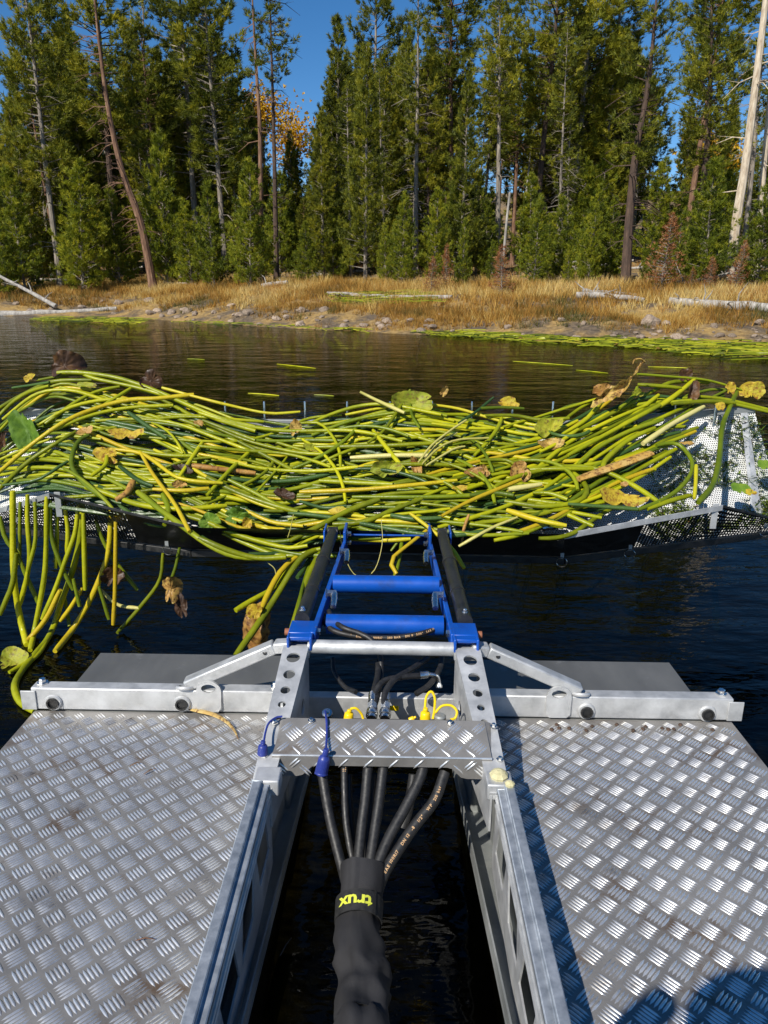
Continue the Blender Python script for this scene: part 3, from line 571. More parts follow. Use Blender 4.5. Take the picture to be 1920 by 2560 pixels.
# floating cut stems along the far shore
def float_mat(name, n, region, label, seed, zmax=.05, lsc=1.0):
    g = np.random.default_rng(seed); V = []; tn = []
    for _ in range(n):
        x, y, z, dirx = region(g); a = dirx + g.normal(0, .35); L = g.uniform(.3, 1.3) * lsc; wd_ = g.uniform(.010, .02); z += g.uniform(.004, zmax)
        d = np.array([math.cos(a), math.sin(a), g.normal(0, .03)]); n_ = np.array([-d[1], d[0], 0]) * wd_; k = .48 + g.normal(0, .22)
        a0 = np.array([x, y, z]); b0 = a0 + d * L; mid = (a0 + b0) / 2 + np.array([0, 0, .025]); 
        for p0, p1 in ((a0, mid), (mid, b0)):
            up_ = np.array([0, 0, wd_ * 1.2])
            for s1 in (-1, 1): V += [p0 + n_ * s1, p1 + n_ * s1, p1 + up_, p0 + n_ * s1, p1 + up_, p0 + up_]; tn += [k] * 6
        if g.random() < .8:
            c = a0 + g.normal(0, .1, 3) * np.array([1, 1, 0]); s_ = g.uniform(.05, .12); e = g.normal(0, 1, (3, 3)); e /= np.linalg.norm(e, axis=1)[:, None]; e[:, 2] = abs(e[:, 2]) * .8
            V += [c + e[0] * s_, c + e[1] * s_, c + e[2] * s_]; tn += [k + .25] * 3
    o = link(name, tri_soup(name, np.array(V), np.array(tn), M['floatmat'])); tag(o, label, 'lily mat', kind='stuff'); return o
M['floatmat'] = foliage_mat('floating_stems', [(.12, (.02, .03, .004)), (.38, (.08, .105, .005)), (.55, (.20, .22, .008)), (.75, (.34, .34, .02)), (.97, (.16, .09, .02))], .15, .3, 0)
def reg_right(g):
    u = g.uniform(1020, 1990); c = np.interp(u, [1020, 1200, 1400, 1600, 1800, 2000], [832, 842, 853, 866, 876, 886]); h = np.interp(u, [1020, 1200, 1500, 1700, 2000], [5, 8, 10, 18, 26]); q = wz(u, c + g.normal(0, h * .45), 0)
    return q[0], q[1], 0.0, -.25
def reg_left(g):
    u = g.choice([g.uniform(70, 320), g.uniform(430, 900)], p=[.62, .38]); v = np.interp(u, [70, 320, 430, 600, 900], [800, 803, 806, 812, 828]) + g.normal(0, 3 if u < 330 else 1.6); q = wz(u, v, 0); return q[0], q[1], 0.0, 0 if u < 330 else -.5
def reg_patch(g):
    q = gpx(g.uniform(820, 1050), g.uniform(742, 768)); return q[0], q[1], q[2] + .05, 0
float_mat('floating_lily_mat', 900, reg_right, 'long yellow green mat of cut lily stems floating along the near shore', 81, .07)
float_mat('floating_lily_mat', 190, reg_left, 'thin drift of cut lily stems floating below the stony shore', 82, .06, 1.1)
float_mat('stranded_lily_heap', 260, reg_patch, 'bright green heap of stranded lily stems on the grassy bank', 83, .16)
# ------------------------------------------------------------------ the boat (boat frame: x right, y to the bow, z up from the deck sheet)
XL0, XL1, XR0, XR1, YB = -1.068, -.318, .286, 1.012, 1.953
boat = root('work_boat', (-.03, 0, -.6), 'galvanised and aluminium work boat with tread plate decks either side of an open well', 'boat')
def tread(x0, x1, y0, y1, place, ox=0.0, oy=0.0, pitch=.062, keep=None):
    """five-bar tread: raised lens-shaped bars in groups of five, turned by turns"""
    mb = MB(); L, W, Hh = .0195, .0032, .0021
    tmpl = [(-L, 0, 0), (-L * .45, -W * .85, 0), (L * .45, -W * .85, 0), (L, 0, 0), (L * .45, W * .85, 0), (-L * .45, W * .85, 0), (-L * .5, -W * .3, Hh), (L * .5, -W * .3, Hh), (L * .5, W * .3, Hh), (-L * .5, W * .3, Hh)]
    fs = [(6, 7, 8, 9), (1, 2, 7, 6), (4, 5, 9, 8), (0, 1, 6), (0, 6, 9), (0, 9, 5), (2, 3, 7), (3, 8, 7), (3, 4, 8)]
    i0, i1 = int(math.floor((x0 - ox) / pitch)) - 1, int((x1 - ox) / pitch) + 1; j0, j1 = int(math.floor((y0 - oy) / pitch)) - 1, int((y1 - oy) / pitch) + 1
    for k, (sx, sy, an) in enumerate(((0, 0, -R(45)), (.5, .5, R(45)))):
        ca, sa = math.cos(an), math.sin(an)
        for i in range(i0, i1 + 1):
            for j in range(j0, j1 + 1):
                cx, cy = ox + (i + sx) * pitch, oy + (j + sy) * pitch
                for q in range(-2, 3):
                    bx_, by_ = cx - sa * q * .0078, cy + ca * q * .0078
                    pts = [(bx_ + ca * a - sa * b, by_ + sa * a + ca * b, c) for a, b, c in tmpl]
                    if min(p_[0] for p_ in pts) < x0 or max(p_[0] for p_ in pts) > x1 or min(p_[1] for p_ in pts) < y0 or max(p_[1] for p_ in pts) > y1: continue
                    if keep and not keep(bx_, by_): continue
                    mb.add([place(*p_) for p_ in pts], fs)
    return mb
for side, (x0, x1) in (('port', (XL0, XL1)), ('starboard', (XR0, XR1))):
    d = part('deck_plate', MB().box(x0, x1, -.9, YB, -.004, 0), M['deck'], boat)
    part('tread_bars', tread(x0 + .002, x1 - .002, .35, YB - .002, lambda x, y, z: (x, y, z + .0001), ox=.013 if side == 'port' else .02, oy=.01), M['bars'], d, sharp=60, kind='stuff')
    part('pontoon', MB().box(x0 + .004, x1 - .004, -1.0, YB - .01, -.62, -.0045), M['galv_dull'], boat, .01)
    part('bow_pontoon', MB().box(*((-1.010, -.31) if side == 'port' else (.25, .954)), YB - .009, 2.318, -.62, -.0046), M['galv_dull'], boat, .01)
part('bow_plate', MB().box(-1.014, -.30, YB + .03, 2.328, -.004, 0.001), M['bowplate'], boat)
part('bow_plate', MB().box(.24, .958, YB + .03, 2.322, -.004, 0.001), M['bowplate'], boat)
# crossbeam with sockets, end plates and bolts
BY0, BY1, BZ = 1.956, 2.000, .074
beam = part('cross_beam', MB().box(-1.075, -.315, BY0, BY1, .002, BZ).box(.262, 1.012, BY0, BY1, .002, BZ).box(-.255, .21, BY0 + .01, BY1, -.02, .055), M['galv'], boat, .004)
def at_beam(u, v): return by(u, v, BY0)
for u, v in ((135, 1755), (456, 1758), (1465, 1777), (1767, 1783)):
    q = at_beam(u, v); rim = part('socket', MB().ring((q[0], BY0 + .012, q[2]), (q[0], BY0 - .014, q[2]), .0185, .0135), M['black'], beam)
    part('socket_weld', MB().torus((q[0], BY0 - .003, q[2]), (0, 1, 0), .0205, .006, 20, 6), M['galv'], beam)
    part('socket_hole_dark', MB().cyl((q[0], BY0 - .002, q[2]), (q[0], BY0 - .008, q[2]), .0138), M['black'], beam)  # black disc standing for the dark inside the socket
for x in (-1.082, 1.019): part('end_plate', MB().box(x - .022, x + .022, BY0 - .005, BY0 - .001, .004, .066), M['galv'], beam, .001)
def bolt(mb, x, y, z, r=.011, h=.010, ax=(0, 0, 1)):
    ax = np.array(ax, float); p_ = np.array((x, y, z), float)
    mb.lathe(p_, ax, [(0, r * 1.55), (.003, r * 1.55), (.003, r), (.003 + h, r), (.005 + h, r * .8)], 6 if r > .006 else 8); return mb
for x, y in ((-1.05, 1.985), (-.345, 1.985), (.985, 1.985)): part('bolt', bolt(MB(), x, y, BZ + .001), M['chrome'], beam, sharp=20)
# braces from the beam to the tops of the uprights, and their lugs
PT = .215
for a, b, c in (((-.612, BY0 + .022, .082), (-.345, 1.99, .205), -1), ((.562, BY0 + .022, .082), (.285, 1.99, .205), 1)):
    br = part('brace', MB().bar(a, b, .042, .036).bar(b, (b[0] - c * .05, 1.985, .212), .042, .034), M['galv'], boat, .005)
    part('weld', MB().torus((a[0], a[1] - .01, a[2] - .005), (0, .4, 1), .024, .006, 16, 6), M['galv'], br)
    h = np.array(b) * .9 + np.array(a) * .1; part('bolt_hole', MB().cyl(h + np.array([0, -.018, .0]), h + np.array([0, -.0215, .004]), .0065), M['black'], br)
for u0, s in ((524, -1), (1396, 1)):
    c = at_beam(u0, 1752); X = c[0]
    pl = lambda x, y, z: (X + x, BY0 - .006 + .05 * y + z, .008 + y)
    outl = [(-.036, .012), (-.026, 0), (.026, 0), (.036, .012), (.037, .065)] + [(.037 * math.cos(t_), .068 + .032 * math.sin(t_)) for t_ in np.linspace(.1, math.pi - .1, 9)] + [(-.037, .065)]
    part('lug', holed_plate(outl, [circle(0, .076, .022, 20, .013)], .007, pl), M['galv'], boat)
# uprights: gently rising box posts with a row of holes
def upright(sgn, q):
    """q: centre x at the low and at the high end"""
    y0, z0, y1, z1 = 1.50, .075, 1.965, PT + .004
    L = math.hypot(y1 - y0, z1 - z0); ey, ez = (y1 - y0) / L, (z1 - z0) / L
    w0, w1 = .05, .074
    def place(x, s, d): f = s / L; cx = q[0] + (q[1] - q[0]) * f; return (cx + x, y0 + ey * s - ez * d, z0 + ez * s + ey * d)
    holes = [circle(0, L * f, r, 24) for f, r in ((.90, .0195), (.765, .0165), (.645, .0135), (.54, .0105), (.44, .009))]
    o = part('upright', holed_plate([(-w0 / 2, 0), (w0 / 2, 0), (w1 / 2, L), (-w1 / 2, L)], holes, .006, place), M['galv'], boat)
    for e in (-1, 1):      # flanks down to the deck, with lightening holes
        xx = lambda s: q[0] + (q[1] - q[0]) * s / L + e * (w0 + (w1 - w0) * s / L) / 2
        def place2(a, b, d): return (xx(a) + d - e * .004, y0 + ey * a, b)
        top = lambda a: z0 + ez * a - .004
        hl = [circle(L * .80, .075, .024, 20), circle(L * .58, .062, .020, 20)]
        part('flank', holed_plate([(0, -.03), (L, -.03), (L, top(L)), (0, top(0))], hl, .005, place2), M['galv'], o)
    a = place(-w1 / 2, L, -.003); b = place(w1 / 2, L, -.003)
    part('top_cap', MB().box(a[0] - .002, b[0] + .002, y1 - .01, y1 + .045, PT - .03, PT + .001), M['galv'], o, .003)
    return o
upL, upR = upright(-1, (-.305, -.278)), upright(1, (.262, .222))
part('cross_tube', MB().cyl((-.245, 1.978, PT - .002), (.19, 1.978, PT - .004), .0205, 24), M['galv'], boat)
# rails along the well: stepped top, wall with cut-outs, and a sloping channel below
for s, xo in ((-1, -.325), (1, .293)):
    i_ = -s
    prof = [(xo, -.004), (xo, .1), (xo + i_ * .021, .1), (xo + i_ * .021, .088), (xo + i_ * .038, .088), (xo + i_ * .038, .075), (xo + i_ * .034, .075), (xo + i_ * .034, .084), (xo + i_ * .017, .084), (xo + i_ * .017, .096), (xo + i_ * .004, .096), (xo + i_ * .004, -.004)]
    mb = MB(); n = len(prof); mb.add([(x, y, z) for y in (-.6, 1.5) for x, z in prof], [(i, (i + 1) % n, (i + 1) % n + n, i + n) for i in range(n)] + [tuple(range(n)), tuple(range(2 * n - 1, n - 1, -1))])
    rail = part('rail', mb, M['galv_blue'], boat, .002)
    holes = []
    for k in range(11):
        a = -.42 + k * .175; holes.append([(a, -.075), (a + .12, -.075), (a + .15, .03), (a + .03, .03)] if k % 2 else [(a + .03, -.075), (a + .15, -.075), (a + .12, .03), (a, .03)])
    xw = xo + i_ * .036
    part('rail_web', holed_plate([(-.6, -.15), (1.52, -.15), (1.52, .083), (-.6, .083)], holes, .004, lambda a, b, d: (xw + d, a, b)), M['galv'], rail)
    for zz in (.062, .045): part('rib', MB().tube([(xw + i_ * .003, -.6, zz), (xw + i_ * .003, 1.5, zz)], .004, 6), M['galv'], rail)
    # end bracket
    part('end_bracket', MB().box(min(xo, xo + i_ * .062), max(xo, xo + i_ * .062), 1.502, 1.56, .055, .098), M['galv'], rail, .004)
    pa, pb = ((620, 2560), (775, 1936)) if s < 0 else ((1263, 2560), (1133, 1936))
    A = bz(*pa, -.147); B = bz(*pb, -.39); D = (B - A); A2 = A - D * .9; B2 = B + D * .12
    o_ = np.array([s * .115, 0, 0])
    mb = MB(); mb.hexa([A2, B2, B2 + o_, A2 + o_] if s > 0 else [A2 + o_, B2 + o_, B2, A2], .006)
    lip = np.array([0, 0, .012]); mb.hexa([A2 + lip, B2 + lip, B2 + np.array([s * .004, 0, 0]) + lip, A2 + np.array([s * .004, 0, 0]) + lip] if s > 0 else [A2 + np.array([s * .004, 0, 0]) + lip, B2 + np.array([s * .004, 0, 0]) + lip, B2 + lip, A2 + lip], .03)
    part('well_channel', mb, M['galv_dull'], boat)
part('foam_lump', MB().lathe((.262, 1.535, .098), (0, 0, 1), [(-.004, .02), (.006, .023), (.014, .016), (.018, .006)], 9), M['foam'], boat, sharp=20)
part('foam_lump', MB().lathe((.283, 1.50, .1), (0, 0, 1), [(-.004, .011), (.006, .012), (.011, .005)], 8), M['foam'], boat, sharp=20)
# tread-plate cover over the hose couplings
CYB, CZB, CYF, CZF = 1.700, .147, 1.588, .111
CL = math.hypot(CYB - CYF, CZB - CZF); cy_, cz_ = (CYB - CYF) / CL, (CZB - CZF) / CL
def cov(x, s, d): return (x, CYF + cy_ * s - cz_ * d, CZF + cz_ * s + cy_ * d)
TLx, TRx, BLx, BRx = -.278, .245, -.292, .252
mb = MB(); mb.hexa([cov(BLx, 0, 0), cov(BRx, 0, 0), cov(TRx, CL, 0), cov(TLx, CL, 0)], .003)
cover = part('coupling_cover', mb, M['deck'], boat, .001)
fz = .058
def front(x, s, d): return (x, CYF - d - .0005, CZF - s)
fo = [(BLx, 0), (BRx, 0), (BRx, fz), (BRx - .06, fz), (BRx - .075, fz - .004), (BRx - .098, .03), (BRx - .11, .0265), (BLx + .11, .0265), (BLx + .098, .03), (BLx + .075, fz - .004), (BLx + .06, fz), (BLx, fz)]
part('cover_front', holed_plate([(x, s) for x, s in fo], [], .003, front), M['deck'], cover)
part('tread_bars', tread(BLx + .004, BRx - .004, 0.001, CL - .002, lambda x, y, z: cov(x, y, z + .0002), ox=.004, oy=.004), M['bars'], cover, sharp=60, kind='stuff')
part('tread_bars', tread(BLx + .003, BRx - .003, 0.002, fz - .001, lambda x, y, z: front(x, y, z + .0017), ox=.004, oy=.012, keep=lambda x, y: y < .018 or x < BLx + .085 or x > BRx - .085), M['bars'], cover, sharp=60, kind='stuff')
part('folded_edge', MB().tube([cov(BLx, 0, 0), cov(BRx, 0, 0)], .0028, 8), M['bars'], cover)
for e, xa, xb in ((-1, BLx, TLx), (1, BRx, TRx)):        # side wings bolted to the uprights
    o1, o2 = e * .034, e * .020
    q = [cov(xa, -.01, -.006), cov(xa + o1, -.035, -.03), cov(xb + o2, CL * .98, -.008), cov(xb, CL, -.001)]
    if e < 0: q = q[::-1]
    wing = part('side_wing', MB().hexa([q[0], q[1], q[2], q[3]] if e > 0 else q, .003), M['deck'], cover)
    for f_ in (.08, .92):
        a = np.array(cov(xa + o1 * .6 + (xb - xa) * f_, CL * f_ - .01, -.012 + .006 * f_)); part('screw', bolt(MB(), *(a + np.array([0, 0, .006])), r=.0062, h=.004), M['chrome'], wing, sharp=20)
for x in (-.205, .155): part('screw', bolt(MB(), *cov(x, CL - .012, .003), r=.0055, h=.004, ax=(0, -.25, .97)), M['chrome'], cover, sharp=20)

# ------------------------------------------------------------------ the lifting arm
arm = root('lifting_arm', (-.02, 2.0, .1), 'blue painted steel lifting arm with two cross tubes, between boat and rake', 'lifting arm')
AZ = .232
for s, x0, x1 in ((-1, -.232, -.196), (1, .182, .152)):
    part('side_plate', MB().bar((x0, 1.99, AZ - .004), (x1, 2.96, AZ - .02), .016, .05), M['blue'], arm, .003)
    bxc = x0 + s * .036
    blk = part('pivot_block', MB().box(bxc - .037, bxc + .037, 1.99, 2.075, AZ - .012, AZ + .020).box(bxc - .037, bxc - .029, 1.955, 1.99, AZ - .022, AZ + .020).box(bxc + .029, bxc + .037, 1.955, 1.99, AZ - .022, AZ + .020).box(bxc - .037, bxc + .037, 1.962, 1.99, AZ + .006, AZ + .018), M['blue'], arm, .003)
    part('pivot_pin', MB().cyl((bxc + s * .037, 2.03, AZ + .002), (bxc + s * .052, 2.03, AZ + .002), .011), M['rust'], blk)
    part('pivot_nut', bolt(MB(), bxc - s * .04, 2.03, AZ + .004, .012, .010, (-s, 0, 0)), M['chrome'], blk, sharp=20)
    # cylinder with gland and rod eye
    ca, cb = np.array((bxc + s * .006, 2.075, AZ + .022)), np.array((x1 + s * .052, 2.90, AZ + .035)); mid = ca + (cb - ca) * .62
    cy = part('hydraulic_cylinder', MB().tube([ca, ca + (mid - ca) * .02, mid], .0235, 20), M['black_and_shade'], arm)
    part('gland', MB().tube([ca + (mid - ca) * .42, ca + (mid - ca) * .46], .0255, 20), M['black_and_shade'], cy)
    part('rod', MB().tube([mid, cb], .0215, 20), M['black_and_shade'], cy); part('gland', MB().tube([mid - (mid - ca) * .03, mid + (cb - mid) * .04], .0262, 20), M['black_and_shade'], cy)
    part('rod_eye', MB().cyl(cb + np.array([-.02, .01, 0]), cb + np.array([.02, .01, 0]), .024), M['black_and_shade'], cy)
    part('end_bolt', bolt(MB(), ca[0], ca[1] + .02, ca[2] + .022, .006, .008), M['chrome'], cy, sharp=20)
    br = part('hitch_bracket', MB().box(x1 - .006, x1 + .006, 2.86, 2.99, AZ - .03, AZ + .055), M['blue'], arm, .003)
    part('hitch_bracket', MB().box(x1 + s * .085 - .004, x1 + s * .085 + .004, 2.88, 2.99, AZ - .03, AZ + .05), M['blue'], arm, .003)
    for zz in (.038, .0): part('bracket_nut', bolt(MB(), x1 - s * .008, 2.885, AZ + zz, .011, .012, (-s, 0, 0)), M['chrome'], br, sharp=20)
    # banjo fittings with stub
    for yy in (2.245, 2.66):
        xi = x0 + (x1 - x0) * (yy - 1.99) / .97 - s * .026
        ft = part('banjo_fitting', bolt(MB(), xi + s * .02, yy, AZ + .040, .012, .030, (-s, 0, 0)), M['chrome'], arm, sharp=20)
        part('hose_tail', MB().tube([(xi - s * .008, yy, AZ + .04), (xi - s * .01, yy - .035, AZ + .032), (xi - s * .01, yy - .07, AZ + .022)], [.010, .0115, .0095], 12), M['chrome'], ft)
for yy, zz in ((2.405, AZ + .010), (2.135, AZ - .018)): part('cross_tube', MB().cyl((-.205, yy, zz), (.162, yy, zz), .031, 32), M['blue'], arm)
part('hitch_plate', MB().hexa([(-.19, 3.22, AZ - .13), (.155, 3.22, AZ - .13), (.155, 2.95, AZ + .01), (-.19, 2.95, AZ + .01)], .008), M['blue'], arm, .003)

# ------------------------------------------------------------------ hoses, couplings, caps
def PXZ(seq):
    """pixels with their own y (distance ahead) -> boat frame"""
    return [by(u, v, y) for u, v, y in seq]
def letters(path, s, size, r, material, parent, start=.02, gap=1.0, flip=False):
    P = np.array(spline(path, 80)); seg = np.linalg.norm(np.diff(P, axis=0), axis=1); cum = np.concatenate([[0], np.cumsum(seg)]); mb = MB(); pos = start
    eye = np.array([0, 0, H])
    for ch in s:
        if ch == ' ': pos += size * .5; continue
        v, f = text_mesh(ch, size); wdt = v[:, 0].max() - v[:, 0].min(); pos += wdt / 2
        if pos > cum[-1] - size: break
        c = np.array([np.interp(pos, cum, P[:, k]) for k in range(3)]); c2 = np.array([np.interp(pos + .004, cum, P[:, k]) for k in range(3)])
        T_ = c2 - c; T_ /= np.linalg.norm(T_); n_ = eye - c; n_ -= T_ * (n_ @ T_); n_ /= np.linalg.norm(n_); b_ = np.cross(n_, T_)
        mb.add([c + T_ * a + b_ * (math.sin(b / r) * r) + n_ * (math.cos(b / r) * r + .0006) for a, b, _ in v], f); pos += wdt / 2 + size * .12 * gap
    if mb.v: part('lettering', mb, material, parent, smooth=False)
def hose(path, r, label, n=40, name='hydraulic_hose'):
    pts = spline(path, n); o = solo(name, MB().tube(pts, r, 12), M['rubber'], label, 'hose'); return o
# the loop of hose across the arm
h1 = hose(PXZ([(811, 1538, 2.19), (812, 1556, 2.14), (838, 1578, 2.09), (900, 1592, 2.075), (985, 1594, 2.075), (1060, 1582, 2.09), (1102, 1562, 2.14), (1120, 1530, 2.20)]), .0085, 'black hose looping across the lower blue tube with pale print')
letters(PXZ([(838, 1578, 2.09), (900, 1592, 2.075), (985, 1594, 2.075), (1060, 1582, 2.09), (1102, 1562, 2.14)]), 'DN 8   5/16"  SAE 100R17   280 BAR   DN 8  5/16"  SAE 100R17', .009, .0088, M['lettering'], h1, .03)
hose(PXZ([(822, 1528, 2.19), (832, 1550, 2.14), (860, 1570, 2.085), (900, 1584, 2.07), (930, 1602, 2.05), (950, 1640, 2.02), (952, 1690, 1.98), (943, 1740, 1.86), (932, 1775, 1.80)]), .0085, 'black hose dropping from the left fitting behind the pale cross tube')
hose(PXZ([(836, 1446, 2.50), (834, 1470, 2.40), (828, 1500, 2.34)]), .0075, 'short black hose below the upper left fitting')
hose(PXZ([(1101, 1446, 2.50), (1110, 1470, 2.40), (1118, 1500, 2.32), (1120, 1518, 2.25)]), .0075, 'short black hose joining the two right fittings')
hose(PXZ([(946, 1655, 2.02), (944, 1690, 1.96), (935, 1730, 1.88), (936, 1775, 1.80)]), .0088, 'ribbed black hose running into the left silver coupling')
hose(PXZ([(1070, 1645, 2.05), (1030, 1672, 1.98), (985, 1700, 1.90), (962, 1735, 1.85), (962, 1775, 1.80)]), .0088, 'black hose curving down into the right silver coupling')
hose(PXZ([(1054, 1689, 1.95), (1010, 1692, 1.93), (960, 1703, 1.90), (935, 1735, 1.86)]), .0088, 'black hose ending in a silver elbow')
hose(PXZ([(1105, 1640, 2.05), (1100, 1670, 2.0), (1075, 1710, 1.94), (1040, 1735, 1.9)]), .0085, 'worn black hose hanging behind the silver elbow')
hose(PXZ([(832, 1645, 2.1), (836, 1680, 2.06), (860, 1715, 2.0), (890, 1730, 1.95)]), .007, 'thin black hose in the shadow left of the couplings')
el = solo('pipe_elbow', MB().tube(spline(PXZ([(1050, 1688, 1.95), (1075, 1686, 1.955), (1092, 1690, 1.955), (1097, 1702, 1.955), (1098, 1718, 1.95)]), 16), [.0105] * 5 + [.006] * 9 + [.010] * 2, 14), M['chrome'], 'silver pipe elbow between black hose and grey beam', 'pipe fitting')
for u in (929, 962):
    a, b = by(u + 3, 1733, 1.87), by(u, 1797, 1.765); c = root('hose_coupling', b, 'silver crimped coupling plugged behind the cover, left one of two' if u < 940 else 'silver crimped coupling plugged behind the cover, right one of two', 'coupling')
    d = (b - a); ln_ = np.linalg.norm(d); part('crimp_sleeve', MB().lathe(a, d, [(0, .009), (.004, .0125), (ln_ * .35, .0125), (ln_ * .36, .0095), (ln_ * .45, .0095)], 16), M['chrome'], c)
    part('hex_nut', MB().lathe(a + d * .45, d, [(0, .014), (ln_ * .2, .014)], 6), M['chrome'], c, sharp=20)
    part('collar', MB().lathe(a + d * .65, d, [(0, .012), (ln_ * .08, .0165), (ln_ * .24, .0165), (ln_ * .26, .013), (ln_ * .36, .013)], 20), M['chrome'], c)
def cap(body_px, y, loop, label, material, rb=.012, rl=.0035):
    a, b = by(*body_px[0], y), by(*body_px[1], y); o = root('dust_cap', b, label, 'cap'); d = b - a; ln_ = np.linalg.norm(d)
    part('cap_body', MB().lathe(a, d, [(0, rb * .4), (ln_ * .08, rb * .55), (ln_ * .28, rb * .5), (ln_ * .34, rb * .85), (ln_ * .4, rb), (ln_ * .92, rb * 1.12), (ln_, rb * 1.1)], 16), material, o, sharp=50)
    part('lanyard', MB().tube(spline(PXZ(loop), 30), rl, 8), material, o); return o
cap([(874, 1774), (871, 1798)], 1.75, [(876, 1772, 1.75), (890, 1771, 1.75), (903, 1784, 1.75), (909, 1800, 1.745)], 'small yellow dust cap with short lanyard behind the cover', M['yellow'])
cap([(1064, 1770), (1063, 1800)], 1.75, [(1062, 1772, 1.755), (1066, 1742, 1.77), (1078, 1729, 1.775), (1087, 1745, 1.77), (1086, 1775, 1.76), (1082, 1798, 1.745)], 'yellow dust cap with a tall looped lanyard', M['yellow'], .013)
cap([(1040, 1792), (1024, 1800)], 1.752, [(1088, 1782, 1.757), (1105, 1765, 1.765), (1128, 1764, 1.765), (1142, 1778, 1.757), (1138, 1795, 1.75), (1126, 1799, 1.745)], 'yellow ring lanyard lying over the grey cap', M['yellow'], .006)
solo('dust_cap', MB().lathe(by(1100, 1800, 1.75), (0, 0, 1), [(0, .016), (.012, .016), (.016, .012)], 18), M['galv_dull'], 'grey round dust cap inside the yellow ring lanyard', 'cap')
solo('valve_tag', MB().box(-.004, .024, 1.90, 1.905, .05, .066), M['yellow'], 'small yellow tag on the beam behind the couplings', 'tag', bevel=.002)
c = cap([(816, 1872), (803, 1932)], 1.575, [(813, 1778, 1.745), (816, 1797, 1.69), (817, 1815, 1.668), (817, 1840, 1.636), (815, 1872, 1.588)], 'navy blue rubber cap hanging over the tread plate cover', M['bluecap'], .0145, .003)
part('cap_mouth', MB().ring(by(803.5, 1931, 1.575), by(802.5, 1937, 1.572), .0166, .0125), M['bluecap'], c)
part('plug', MB().lathe(by(818, 1786, 1.76), (0, -.4, 1), [(0, .014), (.008, .014), (.010, .008), (.016, .008)], 14), M['chrome'], c)
cap([(658, 1852), (656, 1885)], 1.59, [(706, 1791, 1.69), (690, 1794, 1.685), (672, 1808, 1.66), (664, 1830, 1.63), (660, 1852, 1.60)], 'navy blue rubber cap beside the left upright', M['bluecap'], .0115, .0028)
# hoses under the cover into the fabric sleeve
G = lambda x, y: (440 + x * .6028, 1900 + y * .6028)
def gh(seq, y0=1.60, y1=1.42):
    out = []
    for k, (x, y) in enumerate(seq): u, v = G(x, y); f = (y - 40) / 420; out.append(by(u, v, y0 + (y1 - y0) * f))
    return out
hose(gh([(600, 20), (608, 70), (640, 250), (690, 450), (720, 560)]), .0122, 'thick black hose at the left of the bundle entering the sleeve')
h2 = hose(gh([(697, 10), (699, 120), (706, 260), (735, 440), (750, 540)], 1.6, 1.44), .0085, 'thin black hose with orange maker print entering the sleeve')
letters(gh([(697, 20), (699, 120), (704, 300)], 1.6, 1.48), 'TISCA   lll manuli', .012, .0087, M['lettering'], h2, .0, 1.2)
hose(gh([(716, 60), (722, 200), (742, 380), (755, 500)], 1.63, 1.47), .008, 'thin black hose hidden behind the printed one')
hose(gh([(797, 10), (786, 150), (770, 280), (755, 440), (750, 540)]), .0125, 'straight black hose in the middle of the bundle')
hose(gh([(815, 60), (806, 200), (790, 440)], 1.63, 1.47), .009, 'dark hose behind the middle of the bundle')
h4 = hose(gh([(862, 10), (845, 150), (825, 290), (803, 440), (790, 540)]), .0125, 'black hose right of the middle with a white print')
letters(gh([(800, 460), (790, 400), (786, 340)], 1.41, 1.43)[::1], 'technoflex', .007, .0128, M['lettering_white'], h4, .0)
hose(gh([(1030, 10), (1010, 80), (950, 200), (880, 330), (828, 460), (800, 560)]), .0135, 'thick black hose sweeping in from the right')
hose(gh([(985, 60), (975, 130), (962, 210), (940, 280)], 1.64, 1.52), .0125, 'short black hose behind the thick sweeping one')
h6p = gh([(1115, 50), (1105, 80), (1070, 170), (985, 280), (905, 400), (862, 475), (830, 560)])
h6 = hose(h6p, .0135, 'outermost black hose with orange size print curving into the sleeve')
letters(gh([(862, 475), (905, 400), (985, 280), (1070, 170), (1105, 80)]), 'SAE 100R17   DN 12  -8   1/2"   WP  210 bar   21.0 MPa  3045 psi', .0098, .0138, M['lettering'], h6, .001, 1.3)
# sleeve
cpx = [(770, 440), (768, 520), (760, 600), (755, 700), (765, 800), (770, 900), (772, 1000), (775, 1100), (778, 1250)]
sp = [by(*G(x, y), yy) for (x, y), yy in zip(cpx, (1.425, 1.385, 1.345, 1.29, 1.235, 1.18, 1.125, 1.07, 1.0))]; sp += [sp[-1] + np.array([0, -.4, -.1]), sp[-1] + np.array([0, -.9, -.1])]
P = np.array(spline(sp, 150)); slv = root('hose_sleeve', (P[:, 0].mean(), P[:, 1].mean(), P[:, 2].min()), 'black wrinkled fabric sleeve gathering the hoses in the open well', 'hose sleeve')
n = 56; vs = []
for i, q in enumerate(P):
    T_ = P[min(i + 1, 149)] - P[max(i - 1, 0)]; T_ /= np.linalg.norm(T_); x_ = np.cross(T_, (0, 0, 1)); x_ /= np.linalg.norm(x_); y_ = np.cross(x_, T_)
    s_ = i / 149 * 1.5
    for j in range(n):
        a = 2 * math.pi * j / n; r_ = .0425 + .004 * math.sin(a * 2 + 1) - (.003 if abs(s_ - .11) < .018 else 0) + .006 * max(0, 1 - s_ / .09)
        wr = mnoise.noise((math.cos(a) * 1.3, math.sin(a) * 1.3, s_ * 9)) * .006 + (1 - 2 * abs(mnoise.noise((math.cos(a) * .8 + 4, math.sin(a) * .8, s_ * 15)))) * .0125 * min(1, max(0, (s_ - .12) * 9))
        r_ += wr
        if 1.1 < a < 1.45: r_ += .004                        # the overlapping flap
        vs.append(q + (x_ * math.cos(a) * 1.02 + y_ * math.sin(a) * .9) * r_)
